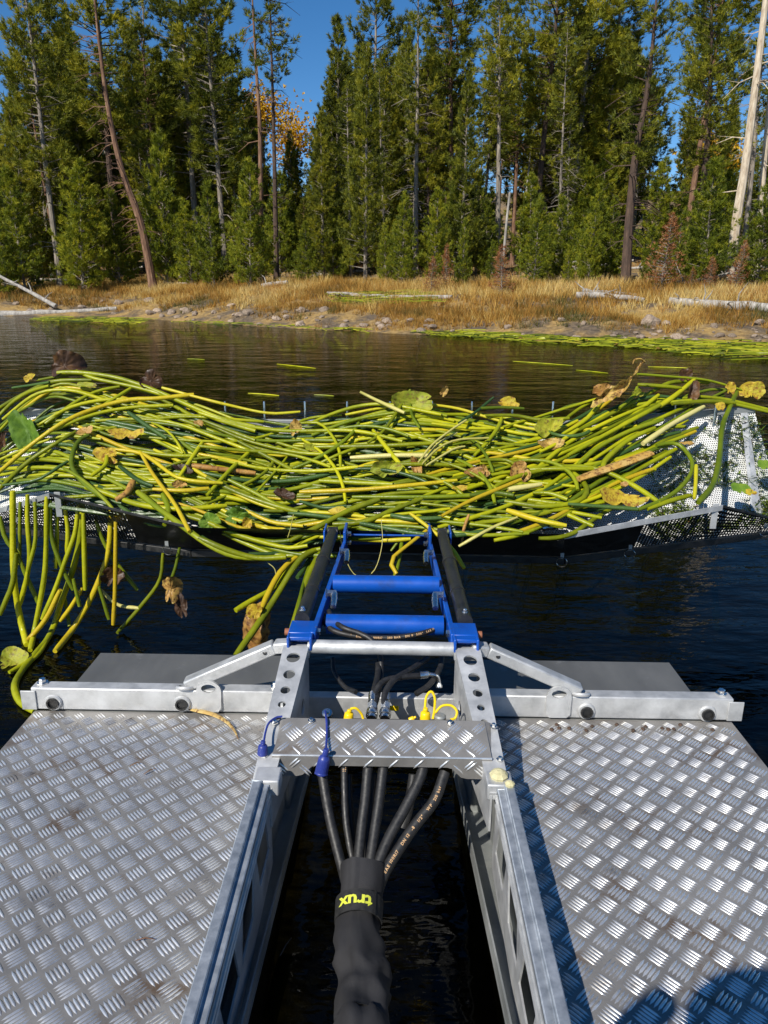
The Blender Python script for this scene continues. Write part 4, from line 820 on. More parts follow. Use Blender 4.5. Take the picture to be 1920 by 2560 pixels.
part('sleeve_tube', MB().add(vs, [(i * n + j, i * n + (j + 1) % n, (i + 1) * n + (j + 1) % n, (i + 1) * n + j) for i in range(149) for j in range(n)]), M['sleeve'], slv, sharp=80)
# strap with woven lettering
ks = 9; q0, q1 = P[ks], P[ks + 6]; ax = (q1 - q0) / np.linalg.norm(q1 - q0); sx_ = np.cross(ax, (0, 0, 1)); sx_ /= np.linalg.norm(sx_); sy_ = np.cross(sx_, ax)
def strap_pt(a, h, r_): return q0 + ax * h + (sx_ * math.cos(a) * 1.06 + sy_ * math.sin(a) * .96) * r_
WS = np.linalg.norm(q1 - q0) * .9; mb = MB(); k_ = 48; ring_ = [(0, .0475), (0, .051), (WS, .0495), (WS, .047)]
mb.add([strap_pt(2 * math.pi * j / k_, h_, r_) for h_, r_ in ring_ for j in range(k_)], [(i * k_ + j, i * k_ + (j + 1) % k_, ((i + 1) % 4) * k_ + (j + 1) % k_, ((i + 1) % 4) * k_ + j) for i in range(4) for j in range(k_)])
strap = part('strap', mb, M['strap'], slv)
part('strap_loop', MB().torus(strap_pt(1.9, WS / 2, .052), sx_ * math.sin(1.9) * -1 + sy_ * math.cos(1.9), .0, .001, 4, 4).hexa([strap_pt(2.33, -.004, .0525), strap_pt(2.26, -.004, .0525), strap_pt(2.26, WS + .004, .0525), strap_pt(2.33, WS + .004, .0525)], .002), M['black'], strap)
v, f = text_mesh('trux', .043)
# printed across the strap, upside down to the viewer
part('lettering', MB().add([strap_pt(math.pi * .5 - .16 - a / .051, WS / 2 + b * .9 + .002, .0516 - .0015 * (WS / 2 + b * .9) / WS) for a, b, _ in v], f), M['neon'], strap, smooth=False)
# ------------------------------------------------------------------ the rake basket
A = [by(u, v, y) for u, v, y in ((-75, 1302, 3.74), (480, 1372, 3.30), (1410, 1390, 3.26), (1990, 1318, 3.60))]
Bf = [np.array(q, float) for q in ((-2.02, 3.95, .60), (-.9, 3.9, .56), (.8, 3.9, .56), (1.905, 3.95, .652))]
rake = root('rake_basket', (-.03, 3.3, .12), 'wide perforated steel rake basket lifted above the water under the lily heap', 'rake')
def sheet(pts, n, m_, sag=0.0, lift=0.0):
    """bilinear sheet a b c d with metric UVs"""
    a, b, c, d = pts; mb = MB(); uv = []; W_ = np.linalg.norm(b - a); H_ = (np.linalg.norm(d - a) + np.linalg.norm(c - b)) / 2
    vs = []
    for j in range(m_ + 1):
        for i in range(n + 1):
            s_, t_ = i / n, j / m_; q = (a * (1 - s_) + b * s_) * (1 - t_) + (d * (1 - s_) + c * s_) * t_
            q = q - np.array([0, 0, sag * 4 * t_ * (1 - t_) * (1 - .3 * t_)]) + np.array([0, 0, lift]); vs.append(q); uv.append((s_ * W_ * (1 + 0 * t_), t_ * H_))
    mb.add(vs, [(j * (n + 1) + i, j * (n + 1) + i + 1, (j + 1) * (n + 1) + i + 1, (j + 1) * (n + 1) + i) for j in range(m_) for i in range(n)]); mb.uv = uv; return mb
for k in range(3): part('floor_sheet', sheet((A[k], A[k + 1], Bf[k + 1], Bf[k]), 6, 8, .05), M['perf'], rake)
pkL, pkR = by(125, 1234, 3.25), by(1805, 1264, 3.24)
tl, tr_ = by(480, 1318, 2.99), by(1410, 1335, 2.99)
def wall(pa, pb, pc, pd, back=.004): return sheet((pa - np.array([0, back, 0]), pb - np.array([0, back, 0]), pc - np.array([0, back, 0]), pd - np.array([0, back, 0])), 4, 2)
def on(a, b, x): f = (x - a[0]) / (b[0] - a[0]); return a + (b - a) * f
wl, wr_ = on(A[0], A[1], pkL[0]), on(A[2], A[3], pkR[0])
part('rear_wall', wall(A[1], A[2], tr_, tl), M['black_and_shade'], rake)  # rear walls coloured black to stand for the shade they hang in
hl_, hr_ = on(wl, A[1], (wl[0] * .45 + A[1][0] * .55)), on(A[2], wr_, (wr_[0] * .5 + A[2][0] * .5)); htl, htr = on(pkL, tl, pkL[0] * .45 + tl[0] * .55), on(tr_, pkR, pkR[0] * .5 + tr_[0] * .5)
part('rear_wall', wall(wl, hl_, htl, pkL), M['perf_shade'], rake); part('rear_wall', wall(hl_, A[1], tl, htl), M['black_and_shade'], rake)
part('rear_wall', wall(hr_, wr_, pkR, htr), M['perf_shade'], rake); part('rear_wall', wall(A[2], hr_, htr, tr_), M['black_and_shade'], rake)
part('rear_wall', wall(A[0], wl, pkL, A[0] + np.array([0, 0, .012])), M['perf_shade'], rake); part('rear_wall', wall(wr_, A[3], A[3] + np.array([0, 0, .012]), pkR), M['perf_shade'], rake)
def strip(a, b, w_, d_=.004, out=-.012):
    o_ = np.array([0, out, 0]); return MB().hexa([a + o_ - np.array([0, 0, w_]), b + o_ - np.array([0, 0, w_]), b + o_, a + o_], d_)
up_ = np.array([0, 0, .006])
for a, b, m_ in ((tr_, pkR, 'galv'), (pkR, A[3] + np.array([0, 0, .015]), 'black_and_shade'), (pkL, tl, 'black_and_shade'), (A[0] + np.array([0, 0, .015]), pkL, 'galv_dull')):
    part('edge_trim', strip(a + up_, b + up_, .026 if m_ != 'black_and_shade' else .012), M[m_], rake, .001)
for c_, m_ in ((pkR + np.array([-.035, -.012, 0]), 'galv'), (pkL + np.array([.04, -.012, 0]), 'galv_dull')): part('strap', MB().box(c_[0] - .014, c_[0] + .014, c_[1] - .006, c_[1], c_[2] - .105, c_[2] + .012), M[m_], rake, .001)
for k in range(3):
    part('floor_rib', MB().bar(A[k] - np.array([0, .0, .02]), A[k + 1] - np.array([0, 0, .02]), .03, .03), M['black_and_shade'], rake, .002)
    part('front_bar', MB().bar(Bf[k], Bf[k + 1], .035, .03), M['galv_dull'], rake, .002)
for k, (a, b) in enumerate(((A[1], Bf[1]), (A[2], Bf[2]))): part('floor_rib', MB().tube(spline([a - np.array([0, 0, .03]), (a + b) / 2 - np.array([0, 0, .09]), b - np.array([0, 0, .03])], 10), .018, 8), M['black_and_shade'], rake)
sA, sB = np.array((1.62, 3.36, .22)), np.array((1.70, 3.90, .60))
part('seam_strip', MB().hexa([on(A[2], A[3], 1.80) + np.array([0, .02, .006]), on(A[2], A[3], 1.86) + np.array([0, .02, .006]), on(Bf[2], Bf[3], 1.865) + np.array([0, -.01, -.002]), on(Bf[2], Bf[3], 1.83) + np.array([0, -.01, -.002])], .002), M['galv'], rake)
for u in (462, 562, 660, 762, 868, 975, 1080, 1180, 1282, 1383, 1485, 1590, 1690, 1790):
    q = by(u, 1006, 3.905); b = np.array([q[0], 3.9, .52]); part('tine', MB().tube([b, (q[0], 3.903, q[2] - .006 + .005), (q[0], 3.903, q[2] + .006)], [.0058, .0058, .0045], 10), M['tin'], rake)
for u, v in ((40, 1312), (418, 1376), (1404, 1406), (1574, 1385), (1912, 1330)):
    y_ = 3.16 if 450 < u < 1410 else 3.16 + .37 * min(1, (abs(u - 960) - 450) / 560)
    q = by(u, v, y_); rg = part('shackle_ring', MB().torus(q, (.3, 1, .2), .024, .0022, 22, 6), M['tin'], rake); part('ring_tab', MB().box(q[0] - .008, q[0] + .008, q[1] - .002, q[1] + .002, q[2] + .018, q[2] + .045), M['galv_dull'], rg)
part('hose_union', MB().lathe((.62, 3.10, .245), (1, .1, 0), [(0, .016), (.03, .016), (.03, .022), (.045, .022), (.045, .016), (.09, .016)], 8), M['chrome'], rake)
# scraps of weed on the bare end of the basket
g = np.random.default_rng(5); V = []; tn = []
for _ in range(1600):
    s_, t_ = g.uniform(.40, 1), g.uniform(.04, .95); q = (A[2] * (1 - s_) + A[3] * s_) * (1 - t_) + (Bf[2] * (1 - s_) + Bf[3] * s_) * t_ - np.array([0, 0, .05 * 4 * t_ * (1 - t_) * (1 - .3 * t_)])
    if mnoise.noise((s_ * 5, t_ * 5, 2.2)) < g.uniform(-.3, .25): continue
    for _k in range(3):
        d = g.normal(0, 1, 3); d[2] *= .2; d /= np.linalg.norm(d); L = g.uniform(.02, .075); w_ = np.cross(d, (0, 0, 1)) * g.uniform(.002, .007); k = g.normal(.45, .2); a_ = q + np.array([0, -.004, .008 + g.uniform(0, .01)]) + d[[1, 0, 2]] * .01
        V += [a_ - w_, a_ + w_, a_ + d * L + np.array([0, 0, .004])]; tn += [k] * 3
V = np.array(V); org = np.array([1.4, 3.5, .3]); wo = link('weed_scraps', tri_soup('weed_scraps', V - org, np.array(tn), foliage_mat('weed_scrap', [(.1, (.05, .035, .012)), (.4, (.10, .16, .015)), (.7, (.22, .30, .03)), (.95, (.2, .1, .03))], .3, .4, 0)), None, None, org)
tag(wo, 'wet scraps of green weed stuck to the bare perforated sheet', 'weed', kind='stuff'); AFLOAT.append(wo)

# ------------------------------------------------------------------ the heap of lily stems
UT = [-60, 0, 60, 130, 200, 300, 400, 480, 600, 700, 800, 900, 1000, 1100, 1200, 1350, 1450, 1550, 1650, 1750, 1880, 2000]
VT = [1080, 1015, 965, 925, 935, 962, 990, 1012, 1042, 1052, 1050, 1035, 1018, 1020, 1034, 1046, 1020, 988, 965, 960, 975, 1000]
UB = [-60, 0, 150, 300, 450, 600, 700, 800, 1000, 1200, 1400, 1500, 1650, 1800, 2000]
VBt = [1250, 1245, 1252, 1290, 1305, 1350, 1365, 1345, 1325, 1315, 1305, 1290, 1265, 1250, 1250]
def heap_y(u, v):
    vt, vb = np.interp(u, UT, VT), np.interp(u, UB, VBt); t_ = (vb - v) / (vb - vt)
    yb = 3.03 + .30 * min(1, max(0, abs(u - 960) - 420) / 620)
    return float(yb + .80 * min(max(t_, -.12), 1.08)), float(t_)
NRM = np.array([0, -.45, .893])
def heap(u, v, off=0.0):
    y, t_ = heap_y(u, v); return by(u, v, y) + NRM * off
STEM = {'lime': ('glossy yellow green lily stem lying in the heap on the rake', 'yellow green stems in the heap'), 'green': ('olive green lily stem lying in the heap on the rake', 'olive green stems in the heap'), 'gold': ('golden yellow lily stem lying in the heap on the rake', 'golden yellow stems in the heap'),
        'dark': ('dark bluish green lily stem lying in the heap on the rake', 'dark green stems in the heap'), 'pale': ('pale cream cut lily stem lying in the heap on the rake', 'pale cut stems in the heap'), 'tan': ('tan peeling lily rootstock lying in the heap on the rake', 'tan rootstocks in the heap')}
def stem(pts, r, kind, label=None, group=None, n=None, name='cut_pond_lily', taper=(.9, 1.0), flat=.92):
    L = sum(np.linalg.norm(np.array(pts[i + 1]) - np.array(pts[i])) for i in range(len(pts) - 1)); n = n or int(min(44, max(8, L * 26)))
    P = spline(pts, n); rr = [r * (taper[0] + (taper[1] - taper[0]) * i / (n - 1)) * (1 + .05 * math.sin(i * .8 + r * 900)) for i in range(n)]; rr[0] *= .8; rr[-1] *= .8
    mb = MB().tube(P, rr, 10, flat=flat); lb, gr = (label, group) if label else STEM[kind]
    if not label:
        xm = np.mean([q[0] for q in P]); wh = 'the high left crest of the heap' if xm < -.75 else ('the high right crest of the heap' if xm > .75 else 'the sagging middle of the heap'); lb = lb.replace('the heap on the rake', wh); gr = gr.replace('the heap', wh)
    return solo(name, mb, M['st_' + kind], lb, 'pond lily', gr, sharp=55)
g = np.random.default_rng(44); mb_ = MB()                    # tangle too deep to pick apart, coloured dark to stand for shaded gaps
for _ in range(150):
    uc, L_, tc, off, ph = g.uniform(60, 1560), g.uniform(250, 700), g.uniform(.08, .95), g.uniform(-.16, -.06), g.uniform(0, 6); pts = []; sl = g.normal(0, .0007)
    for k in range(7):
        u = uc + L_ * (k / 6 - .5); t_ = min(max(tc + sl * (u - uc), .03), .98); vt, vb = np.interp(u, UT, VT), np.interp(u, UB, VBt); v = vb - t_ * (vb - vt) + 9 * math.sin(ph + k)
        if u > 1540 + (1262 - v) * .9: break
        pts.append(heap(u, v, max(off, -.035 - .2 * max(0, t_ - .2))))
    if len(pts) > 3: mb_.tube(spline(pts, 14), g.uniform(.006, .011), 6)
tg = solo('stem_tangle', mb_, M['st_dark'], 'tangle of thin stems coloured dark for the shaded gaps deep inside the heap on the rake', 'stems', kind='stuff')
g = np.random.default_rng(42)
kinds = ['lime'] * 14 + ['green'] * 6 + ['gold'] * 2 + ['dark'] * 2
def filler(n, off0, off1, u0, u1, t0, t1, slope, ls, rs=(.0075, .0125)):
    for _ in range(n):
        uc = g.uniform(u0, u1); L = g.uniform(*ls); tc = g.uniform(t0, t1); sl = g.normal(slope, .00045); cv = g.normal(0, 1.2e-6); off = g.uniform(off0, off1); pts = []
        ph = g.uniform(0, 6); am = g.uniform(0, 13)
        for k in range(9):
            u = uc + L * (k / 8 - .5); t_ = tc + sl * (u - uc) + cv * (u - uc) ** 2
            t_ = min(max(t_, -.10), 1.02); vt, vb = np.interp(u, UT, VT), np.interp(u, UB, VBt); v = vb - t_ * (vb - vt) + am * math.sin(ph + k * .8)
            if u > 1570 + (1262 - v) * .95: break
            pts.append(heap(u, v, max(off, -.02 - .2 * max(0, t_ - .15)) + .006 * math.sin(ph + k)))
        if len(pts) < 4: continue
        stem(pts, g.uniform(*rs), kinds[g.integers(len(kinds))])
filler(14, -.14, -.08, 60, 1700, .15, .9, 0, (500, 1000))
filler(18, -.085, -.045, 60, 1700, .08, .97, 0, (450, 950))
filler(48, -.045, -.012, 320, 1400, .08, .98, -.0001, (380, 900))
filler(40, -.03, .004, 360, 1300, .10, .98, 0, (350, 800))
filler(22, -.03, .004, 20, 560, .25, .98, .0002, (300, 600))
filler(22, -.03, .006, 1230, 1720, .30, .98, .0011, (320, 560))
filler(14, -.02, .004, 1150, 1600, .05, .55, .0008, (300, 560))
filler(12, .0, .02, 560, 1330, -.02, .12, .00005, (260, 560))
for _ in range(26):                                          # loose stems lying across the others
    uc, vc = g.uniform(120, 1500), g.uniform(.15, .9); vt, vb = np.interp(uc, UT, VT), np.interp(uc, UB, VBt); v0 = vb - vc * (vb - vt); an = g.uniform(-1.2, 1.2); L_ = g.uniform(120, 330); cu = g.normal(0, .9); pts = []
    for k in range(8):
        a = an + cu * (k / 7 - .5); uc += math.cos(a) * L_ / 7; v0 += math.sin(a) * L_ / 7 * .55; vt, vb = np.interp(uc, UT, VT), np.interp(uc, UB, VBt)
        if v0 < vt + 4 or v0 > vb - 2 or uc > 1560: break
        pts.append(heap(uc, v0, .012 + .02 * math.sin(k * .45)))
    if len(pts) > 3: stem(pts, g.uniform(.007, .0125), kinds[g.integers(len(kinds))])
# behind the crest
for _ in range(14):
    uc = g.uniform(100, 1750); pts = []
    for k in range(6):
        u = uc + 420 * (k / 5 - .5); v = np.interp(u, UT, VT) + 18 + 5 * math.sin(k * 1.3 + uc); q = by(u, v, 3.86); pts.append(q + np.array([0, .02 + .05 * math.sin(uc), -.05]))
    stem(pts, g.uniform(.009, .013), kinds[g.integers(len(kinds))])
ZA = lambda x, y: (x * .3858, 880 + y * .3858); ZB = lambda x, y: (500 + x * .4822, 900 + y * .4822); ZC = lambda x, y: (1200 + x * .434, 880 + y * .434); ZD = lambda x, y: (x * .458, 1200 + y * .458); ZE = lambda x, y: (560 + x * .4822, 1280 + y * .4822); ZR = lambda x, y: (1160 + x * .458, 1300 + y * .458)
HERO = [
 (ZA, 13, 'lime', [(-40, 400), (150, 290), (350, 205), (600, 195)]), (ZA, 14, 'lime', [(380, 160), (520, 160), (750, 190), (1000, 270), (1250, 380), (1450, 460), (1659, 510)]), (ZA, 13, 'lime', [(500, 140), (620, 190), (900, 250), (1150, 330), (1400, 450), (1659, 530)]),
 (ZA, 9, 'gold', [(1060, 275), (1300, 340), (1500, 390), (1750, 440), (1950, 430)]), (ZA, 12, 'lime', [(270, 490), (450, 390), (640, 340), (820, 330)]), (ZA, 12, 'lime', [(-20, 930), (150, 760), (300, 650), (500, 530)]), (ZA, 13, 'gold', [(-20, 850), (250, 620), (500, 460), (800, 360), (1000, 345), (1265, 318)]),
 (ZA, 13, 'green', [(585, 560), (515, 600), (475, 700), (480, 780), (560, 880), (700, 985)]), (ZA, 11, 'lime', [(620, 460), (900, 450), (1150, 480), (1400, 570), (1659, 670)]), (ZA, 11, 'gold', [(720, 670), (900, 690), (1000, 740), (1150, 850), (1300, 880), (1450, 890)]), (ZA, 11, 'lime', [(870, 660), (1100, 690), (1400, 700), (1600, 750)]),
 (ZA, 15, 'lime', [(560, 890), (700, 930), (900, 1000), (1150, 1030), (1470, 1010)]), (ZA, 18, 'tan', [(760, 985), (830, 940), (870, 865)]), (ZA, 14, 'green', [(1060, 940), (1098, 1040), (1070, 1140)]), (ZA, 10, 'gold', [(920, 690), (1000, 830), (1080, 940), (1150, 1040), (1240, 1210)]), (ZA, 15, 'green', [(900, 930), (1050, 1050), (1200, 1160), (1350, 1270), (1500, 1340), (1659, 1362)]),
 (ZA, 13, 'lime', [(1180, 1070), (1350, 1120), (1500, 1190), (1659, 1240)]), (ZA, 13, 'dark', [(840, 420), (950, 500), (1090, 590)]), (ZA, 9, 'dark', [(30, 885), (250, 850), (400, 760), (450, 730)]), (ZA, 16, 'tan', [(1230, 750), (1400, 770), (1659, 800)]), (ZA, 12, 'lime', [(1320, 470), (1500, 540), (1659, 600)]),
 (ZA, 12, 'dark', [(780, 760), (900, 850), (1000, 890)]), (ZA, 9, 'dark', [(930, 700), (1010, 820), (1080, 930), (1140, 1030)]), (ZA, 12, 'lime', [(600, 830), (690, 760), (700, 700)]), (ZA, 12, 'gold', [(1000, 920), (1200, 930), (1360, 915)]), (ZA, 12, 'lime', [(0, 450), (90, 360), (200, 290), (330, 250)]), (ZA, 9, 'dark', [(90, 255), (200, 240), (330, 220)]), (ZA, 12, 'lime', [(300, 480), (500, 340), (640, 270), (780, 240)]), (ZA, 11, 'lime', [(350, 540), (600, 440), (850, 390), (1130, 375)]),
 (ZB, 12, 'lime', [(0, 290), (200, 350), (450, 385), (800, 385), (1050, 440)]), (ZB, 11, 'lime', [(15, 330), (250, 430), (500, 490), (650, 500)]), (ZB, 9, 'lime', [(520, 350), (620, 350), (690, 420), (725, 500), (730, 580)]), (ZB, 11, 'lime', [(560, 350), (700, 290), (850, 250), (1000, 250), (1250, 300)]), (ZB, 11, 'green', [(580, 400), (800, 320), (1000, 285), (1150, 270), (1280, 300)]),
 (ZB, 10, 'lime', [(870, 450), (950, 390), (1020, 290), (1090, 175)]), (ZB, 9, 'green', [(1090, 190), (1095, 290), (1140, 370)]), (ZB, 11, 'pale', [(830, 200), (930, 250), (1060, 310)]), (ZB, 13, 'lime', [(600, 470), (900, 465), (1220, 450)]), (ZB, 14, 'pale', [(780, 530), (1000, 518), (1200, 520)]), (ZB, 10, 'lime', [(0, 470), (200, 490), (450, 510), (600, 550), (680, 580)]),
 (ZB, 11, 'gold', [(0, 515), (150, 545), (250, 570)]), (ZB, 15, 'lime', [(40, 620), (200, 700), (400, 770), (510, 800)]), (ZB, 15, 'lime', [(470, 960), (620, 885), (780, 800), (930, 745)]), (ZB, 12, 'gold', [(520, 710), (800, 700), (1050, 680), (1330, 650)]), (ZB, 12, 'green', [(790, 720), (1200, 720), (1500, 710), (1630, 720)]), (ZB, 13, 'lime', [(690, 872), (850, 860), (1000, 800), (1150, 740)]),
 (ZB, 14, 'lime', [(620, 640), (800, 650), (1000, 660)]), (ZB, 13, 'dark', [(990, 830), (1100, 850), (1250, 845)]), (ZB, 11, 'gold', [(1250, 840), (1400, 760), (1659, 650)]), (ZB, 8, 'pale', [(1340, 990), (1500, 900), (1640, 840)]), (ZB, 14, 'lime', [(0, 945), (150, 1010), (300, 1050), (450, 1045)]), (ZB, 12, 'lime', [(80, 880), (250, 940), (450, 990), (560, 980)]), (ZB, 12, 'green', [(590, 900), (720, 930), (940, 935)]),
 (ZB, 9, 'dark', [(1340, 350), (1430, 290), (1520, 215)]), (ZB, 10, 'lime', [(1200, 345), (1400, 370), (1570, 370)]), (ZB, 10, 'lime', [(1450, 545), (1550, 540), (1659, 560)]), (ZB, 12, 'lime', [(200, 440), (350, 520), (480, 590)]), (ZB, 12, 'green', [(150, 635), (300, 710), (420, 780)]), (ZB, 11, 'lime', [(100, 540), (350, 590), (600, 600), (820, 580)]), (ZB, 11, 'gold', [(240, 810), (380, 870), (540, 890)]), (ZB, 10, 'dark', [(520, 745), (650, 780), (760, 770)]),
 (ZC, 10, 'green', [(0, 350), (130, 345), (250, 352)]), (ZC, 11, 'lime', [(30, 385), (200, 385), (340, 410), (510, 400)]), (ZC, 12, 'lime', [(330, 680), (500, 540), (700, 430), (950, 320)]), (ZC, 13, 'lime', [(500, 620), (700, 510), (900, 400), (1030, 330)]), (ZC, 15, 'lime', [(1030, 330), (1130, 260), (1230, 175)]), (ZC, 13, 'green', [(560, 660), (680, 560), (850, 470), (1050, 400)]),
 (ZC, 14, 'lime', [(700, 690), (722, 640), (850, 530), (1000, 460)]), (ZC, 12, 'lime', [(470, 490), (600, 410), (690, 310)]), (ZC, 12, 'lime', [(900, 215), (1050, 225), (1150, 235)]), (ZC, 14, 'lime', [(1100, 320), (1300, 305), (1460, 315)]), (ZC, 15, 'pale', [(930, 555), (1100, 440), (1280, 340)]), (ZC, 38, 'tan', [(560, 760), (700, 710), (830, 665), (975, 610)]),
 (ZC, 12, 'green', [(1010, 560), (1120, 545), (1200, 620), (1215, 700), (1150, 800), (1030, 880), (900, 930)]), (ZC, 15, 'green', [(1475, 240), (1430, 340), (1390, 450), (1370, 650), (1330, 790), (1250, 880)]), (ZC, 10, 'gold', [(1232, 690), (1228, 800), (1220, 880)]), (ZC, 13, 'lime', [(40, 820), (200, 740), (400, 690), (600, 680), (750, 720), (900, 800), (1030, 890)]), (ZC, 13, 'lime', [(540, 710), (600, 770), (610, 830), (540, 880), (350, 900), (140, 870)]),
 (ZC, 14, 'green', [(-60, 850), (80, 835), (190, 850)]), (ZC, 14, 'pale', [(160, 820), (350, 790)]), (ZC, 11, 'dark', [(500, 905), (700, 920), (900, 935)]), (ZC, 14, 'gold', [(150, 945), (320, 1000), (490, 1035)]), (ZC, 13, 'lime', [(960, 920), (1100, 870), (1210, 840)]), (ZC, 11, 'lime', [(0, 650), (150, 650), (230, 700)]), (ZC, 12, 'lime', [(300, 830), (400, 835), (500, 870)]), (ZC, 9, 'lime', [(0, 1070), (100, 1010), (210, 980)]), (ZC, 11, 'lime', [(340, 600), (450, 545), (560, 470)]), (ZC, 11, 'green', [(800, 340), (880, 270), (900, 220)]), (ZC, 12, 'lime', [(1240, 265), (1380, 280), (1480, 300), (1680, 350)]), (ZC, 8, 'green', [(900, 150), (1100, 165), (1300, 185), (1500, 240)]),
]
for i, (Z, r, kd, pts) in enumerate(HERO):
    off = .012 + .020 * ((i * 7) % 11) / 11 + (.012 if kd in ('gold', 'pale') else 0)
    dense = spline([(*Z(x, y), 0) for x, y in pts], 12)
    stem([heap(q[0], q[1], off) for q in dense], r * .00098 if r < 30 else .033, kd, taper=(1.0, .85) if i % 2 else (.85, 1.0), flat=.92 if r < 30 else .5, name='cut_pond_lily' if kd != 'tan' else 'lily_rootstock')
# over the near edge and down to the water
for lab, kd, r, Z, y0, y1, pts in [
 ('golden dry stem crossing another in front of the blue arm', 'gold', 9, ZB, 3.02, 2.80, [(1090, 795), (1200, 880), (1300, 970), (1370, 1080)]), ('golden dry stem with bent tip hanging before the blue hitch', 'gold', 9, ZB, 3.01, 2.80, [(1200, 865), (1090, 950), (990, 1040), (1020, 1110)]),
 ('short green stem hanging before the blue hitch', 'green', 9, ZB, 2.98, 2.80, [(1048, 930), (1035, 1020), (1008, 1130)]), ('thin green stem above the short hanging one', 'green', 6, ZB, 3.0, 2.95, [(1080, 870), (990, 990)]), ('small brown shred hanging from the heap beside the hitch', 'tan', 7, ZB, 3.01, 2.98, [(1395, 800), (1370, 870), (1355, 945)]),
 ('thick green stem hanging left of the lifting arm', 'lime', 13, ZE, 2.98, 2.62, [(500, 205), (430, 350), (370, 550), (345, 640)]), ('long lime stem slanting down to the bow plate', 'lime', 14, ZE, 2.98, 2.55, [(480, 195), (390, 250), (250, 470), (150, 620), (60, 745)]), ('lime stem with cut pale end left of the arm', 'lime', 13, ZE, 3.0, 2.72, [(390, 230), (260, 390), (160, 450), (60, 510)]), ('yellowish stem between two slanting lime stems', 'gold', 12, ZE, 3.0, 2.72, [(400, 215), (300, 300), (230, 420), (195, 500)]), ('thin green stem beside the black cylinder', 'green', 8, ZE, 2.98, 2.6, [(450, 250), (400, 420), (380, 560)]), ('short dark stem tucked behind the hanging bunch', 'dark', 10, ZE, 3.0, 2.85, [(450, 225), (410, 300), (380, 340)])]:
    dn = spline([(*Z(x, y), 0) for x, y in pts], 10); stem([by(q[0], q[1], y0 + (y1 - y0) * k / 9) for k, q in enumerate(dn)], r * .00105, kd, lab, None)
HL, HG = 'green lily stem hanging from the left end of the rake', 'stems hanging from the left end of the rake'
for kd, r, pts in [('lime', 14, [(70, 60), (70, 210), (75, 500), (100, 700), (145, 900)]), ('lime', 11, [(150, 80), (150, 220), (160, 450), (110, 680)]), ('lime', 12, [(255, 90), (252, 250), (245, 500), (200, 760), (165, 930)]), ('lime', 14, [(450, 120), (440, 290), (400, 480), (330, 680), (270, 850), (120, 1040), (80, 1130), (110, 1210), (190, 1265)]), ('gold', 13, [(605, 160), (600, 310), (580, 440), (500, 640), (400, 810), (300, 935)]), ('gold', 10, [(632, 180), (632, 310), (628, 600), (618, 790)]), ('green', 10, [(520, 200), (550, 300), (620, 430), (750, 600)]), ('lime', 11, [(425, 150), (410, 290), (360, 430), (300, 600), (230, 760)]), ('lime', 11, [(455, 180), (458, 290), (465, 600)]), ('green', 11, [(0, 200), (30, 320), (90, 400), (160, 560), (220, 690)]), ('lime', 12, [(90, 400), (70, 560), (40, 640), (0, 735)]), ('lime', 9, [(190, 120), (195, 240), (190, 350), (150, 500)]), ('lime', 10, [(310, 130), (312, 260), (305, 480)]), ('lime', 9, [(890, 400), (870, 550), (760, 700), (640, 835)]), ('pale', 9, [(550, 600), (640, 680), (760, 700)]), ('gold', 11, [(450, 590), (390, 690), (330, 770)]), ('gold', 13, [(330, 600), (250, 760), (140, 890)]), ('green', 9, [(110, 120), (108, 300), (105, 460)]), ('green', 9, [(350, 620), (380, 800)]), ('green', 9, [(540, 580), (595, 760)]), ('lime', 10, [(270, 850), (200, 960), (50, 1050)]), ('green', 8, [(980, 370), (960, 470), (930, 560)]), ('green', 9, [(400, 540), (435, 690)]), ('lime', 10, [(350, 130), (370, 270), (365, 400)]), ('green', 10, [(275, 110), (280, 300), (340, 480), (400, 600)])]:
    dn = spline([(*ZD(x, y), 0) for x, y in pts], 14); out = []
    for k, q in enumerate(dn):
        yy = 3.27 - .05 * math.sin(pts[0][0] * 1.7) + (.02 if kd == 'green' else -.02); yy = min(yy, from_world(wz(q[0], max(q[1], 1300), .012))[1] if q[1] > 1450 else 9); out.append(by(q[0], q[1], yy))
    stem(out, r * .0011, kd, HL, HG)
for r, pts in [(12, [(1365, 60), (1365, 300), (1380, 590)]), (9, [(1255, 110), (1100, 320), (1050, 460)]), (9, [(1020, 130), (960, 330), (950, 500)]), (9, [(375, 190), (340, 350), (300, 500)]), (9, [(292, 190), (265, 410)]), (9, [(580, 190), (520, 420), (440, 540)]), (7, [(890, 220), (770, 310), (650, 410)]), (9, [(530, 190), (515, 330), (505, 480)]), (8, [(60, 200), (5, 300), (15, 480)])]:
    dn = spline([(*ZR(x, y), 0) for x, y in pts], 10); stem([from_world(wz(q[0], q[1], -.05)) for q in dn], r * .0016, 'green', 'sunken green lily stem under the dark water right of the lifting arm', 'sunken stems right of the lifting arm')
# thin pale root strings
for lab, Z, pts in [('thin pale root string hanging in a loop before the hitch', ZB, [(725, 890), (745, 1000), (790, 1100), (850, 1130), (910, 1080), (945, 950), (940, 830)]), ('thin pale root curl left of the hanging bunch', ZB, [(350, 1050), (385, 1080), (395, 1120)]), ('thin pale root string at the left of the heap edge', ZB, [(485, 800), (470, 870), (455, 920)])]:
    dn = spline([(*Z(x, y), 0) for x, y in pts], 20); solo('root_string', MB().tube([by(q[0], q[1], 2.93) for q in dn], .0018, 6), M['st_pale'], lab, 'root')
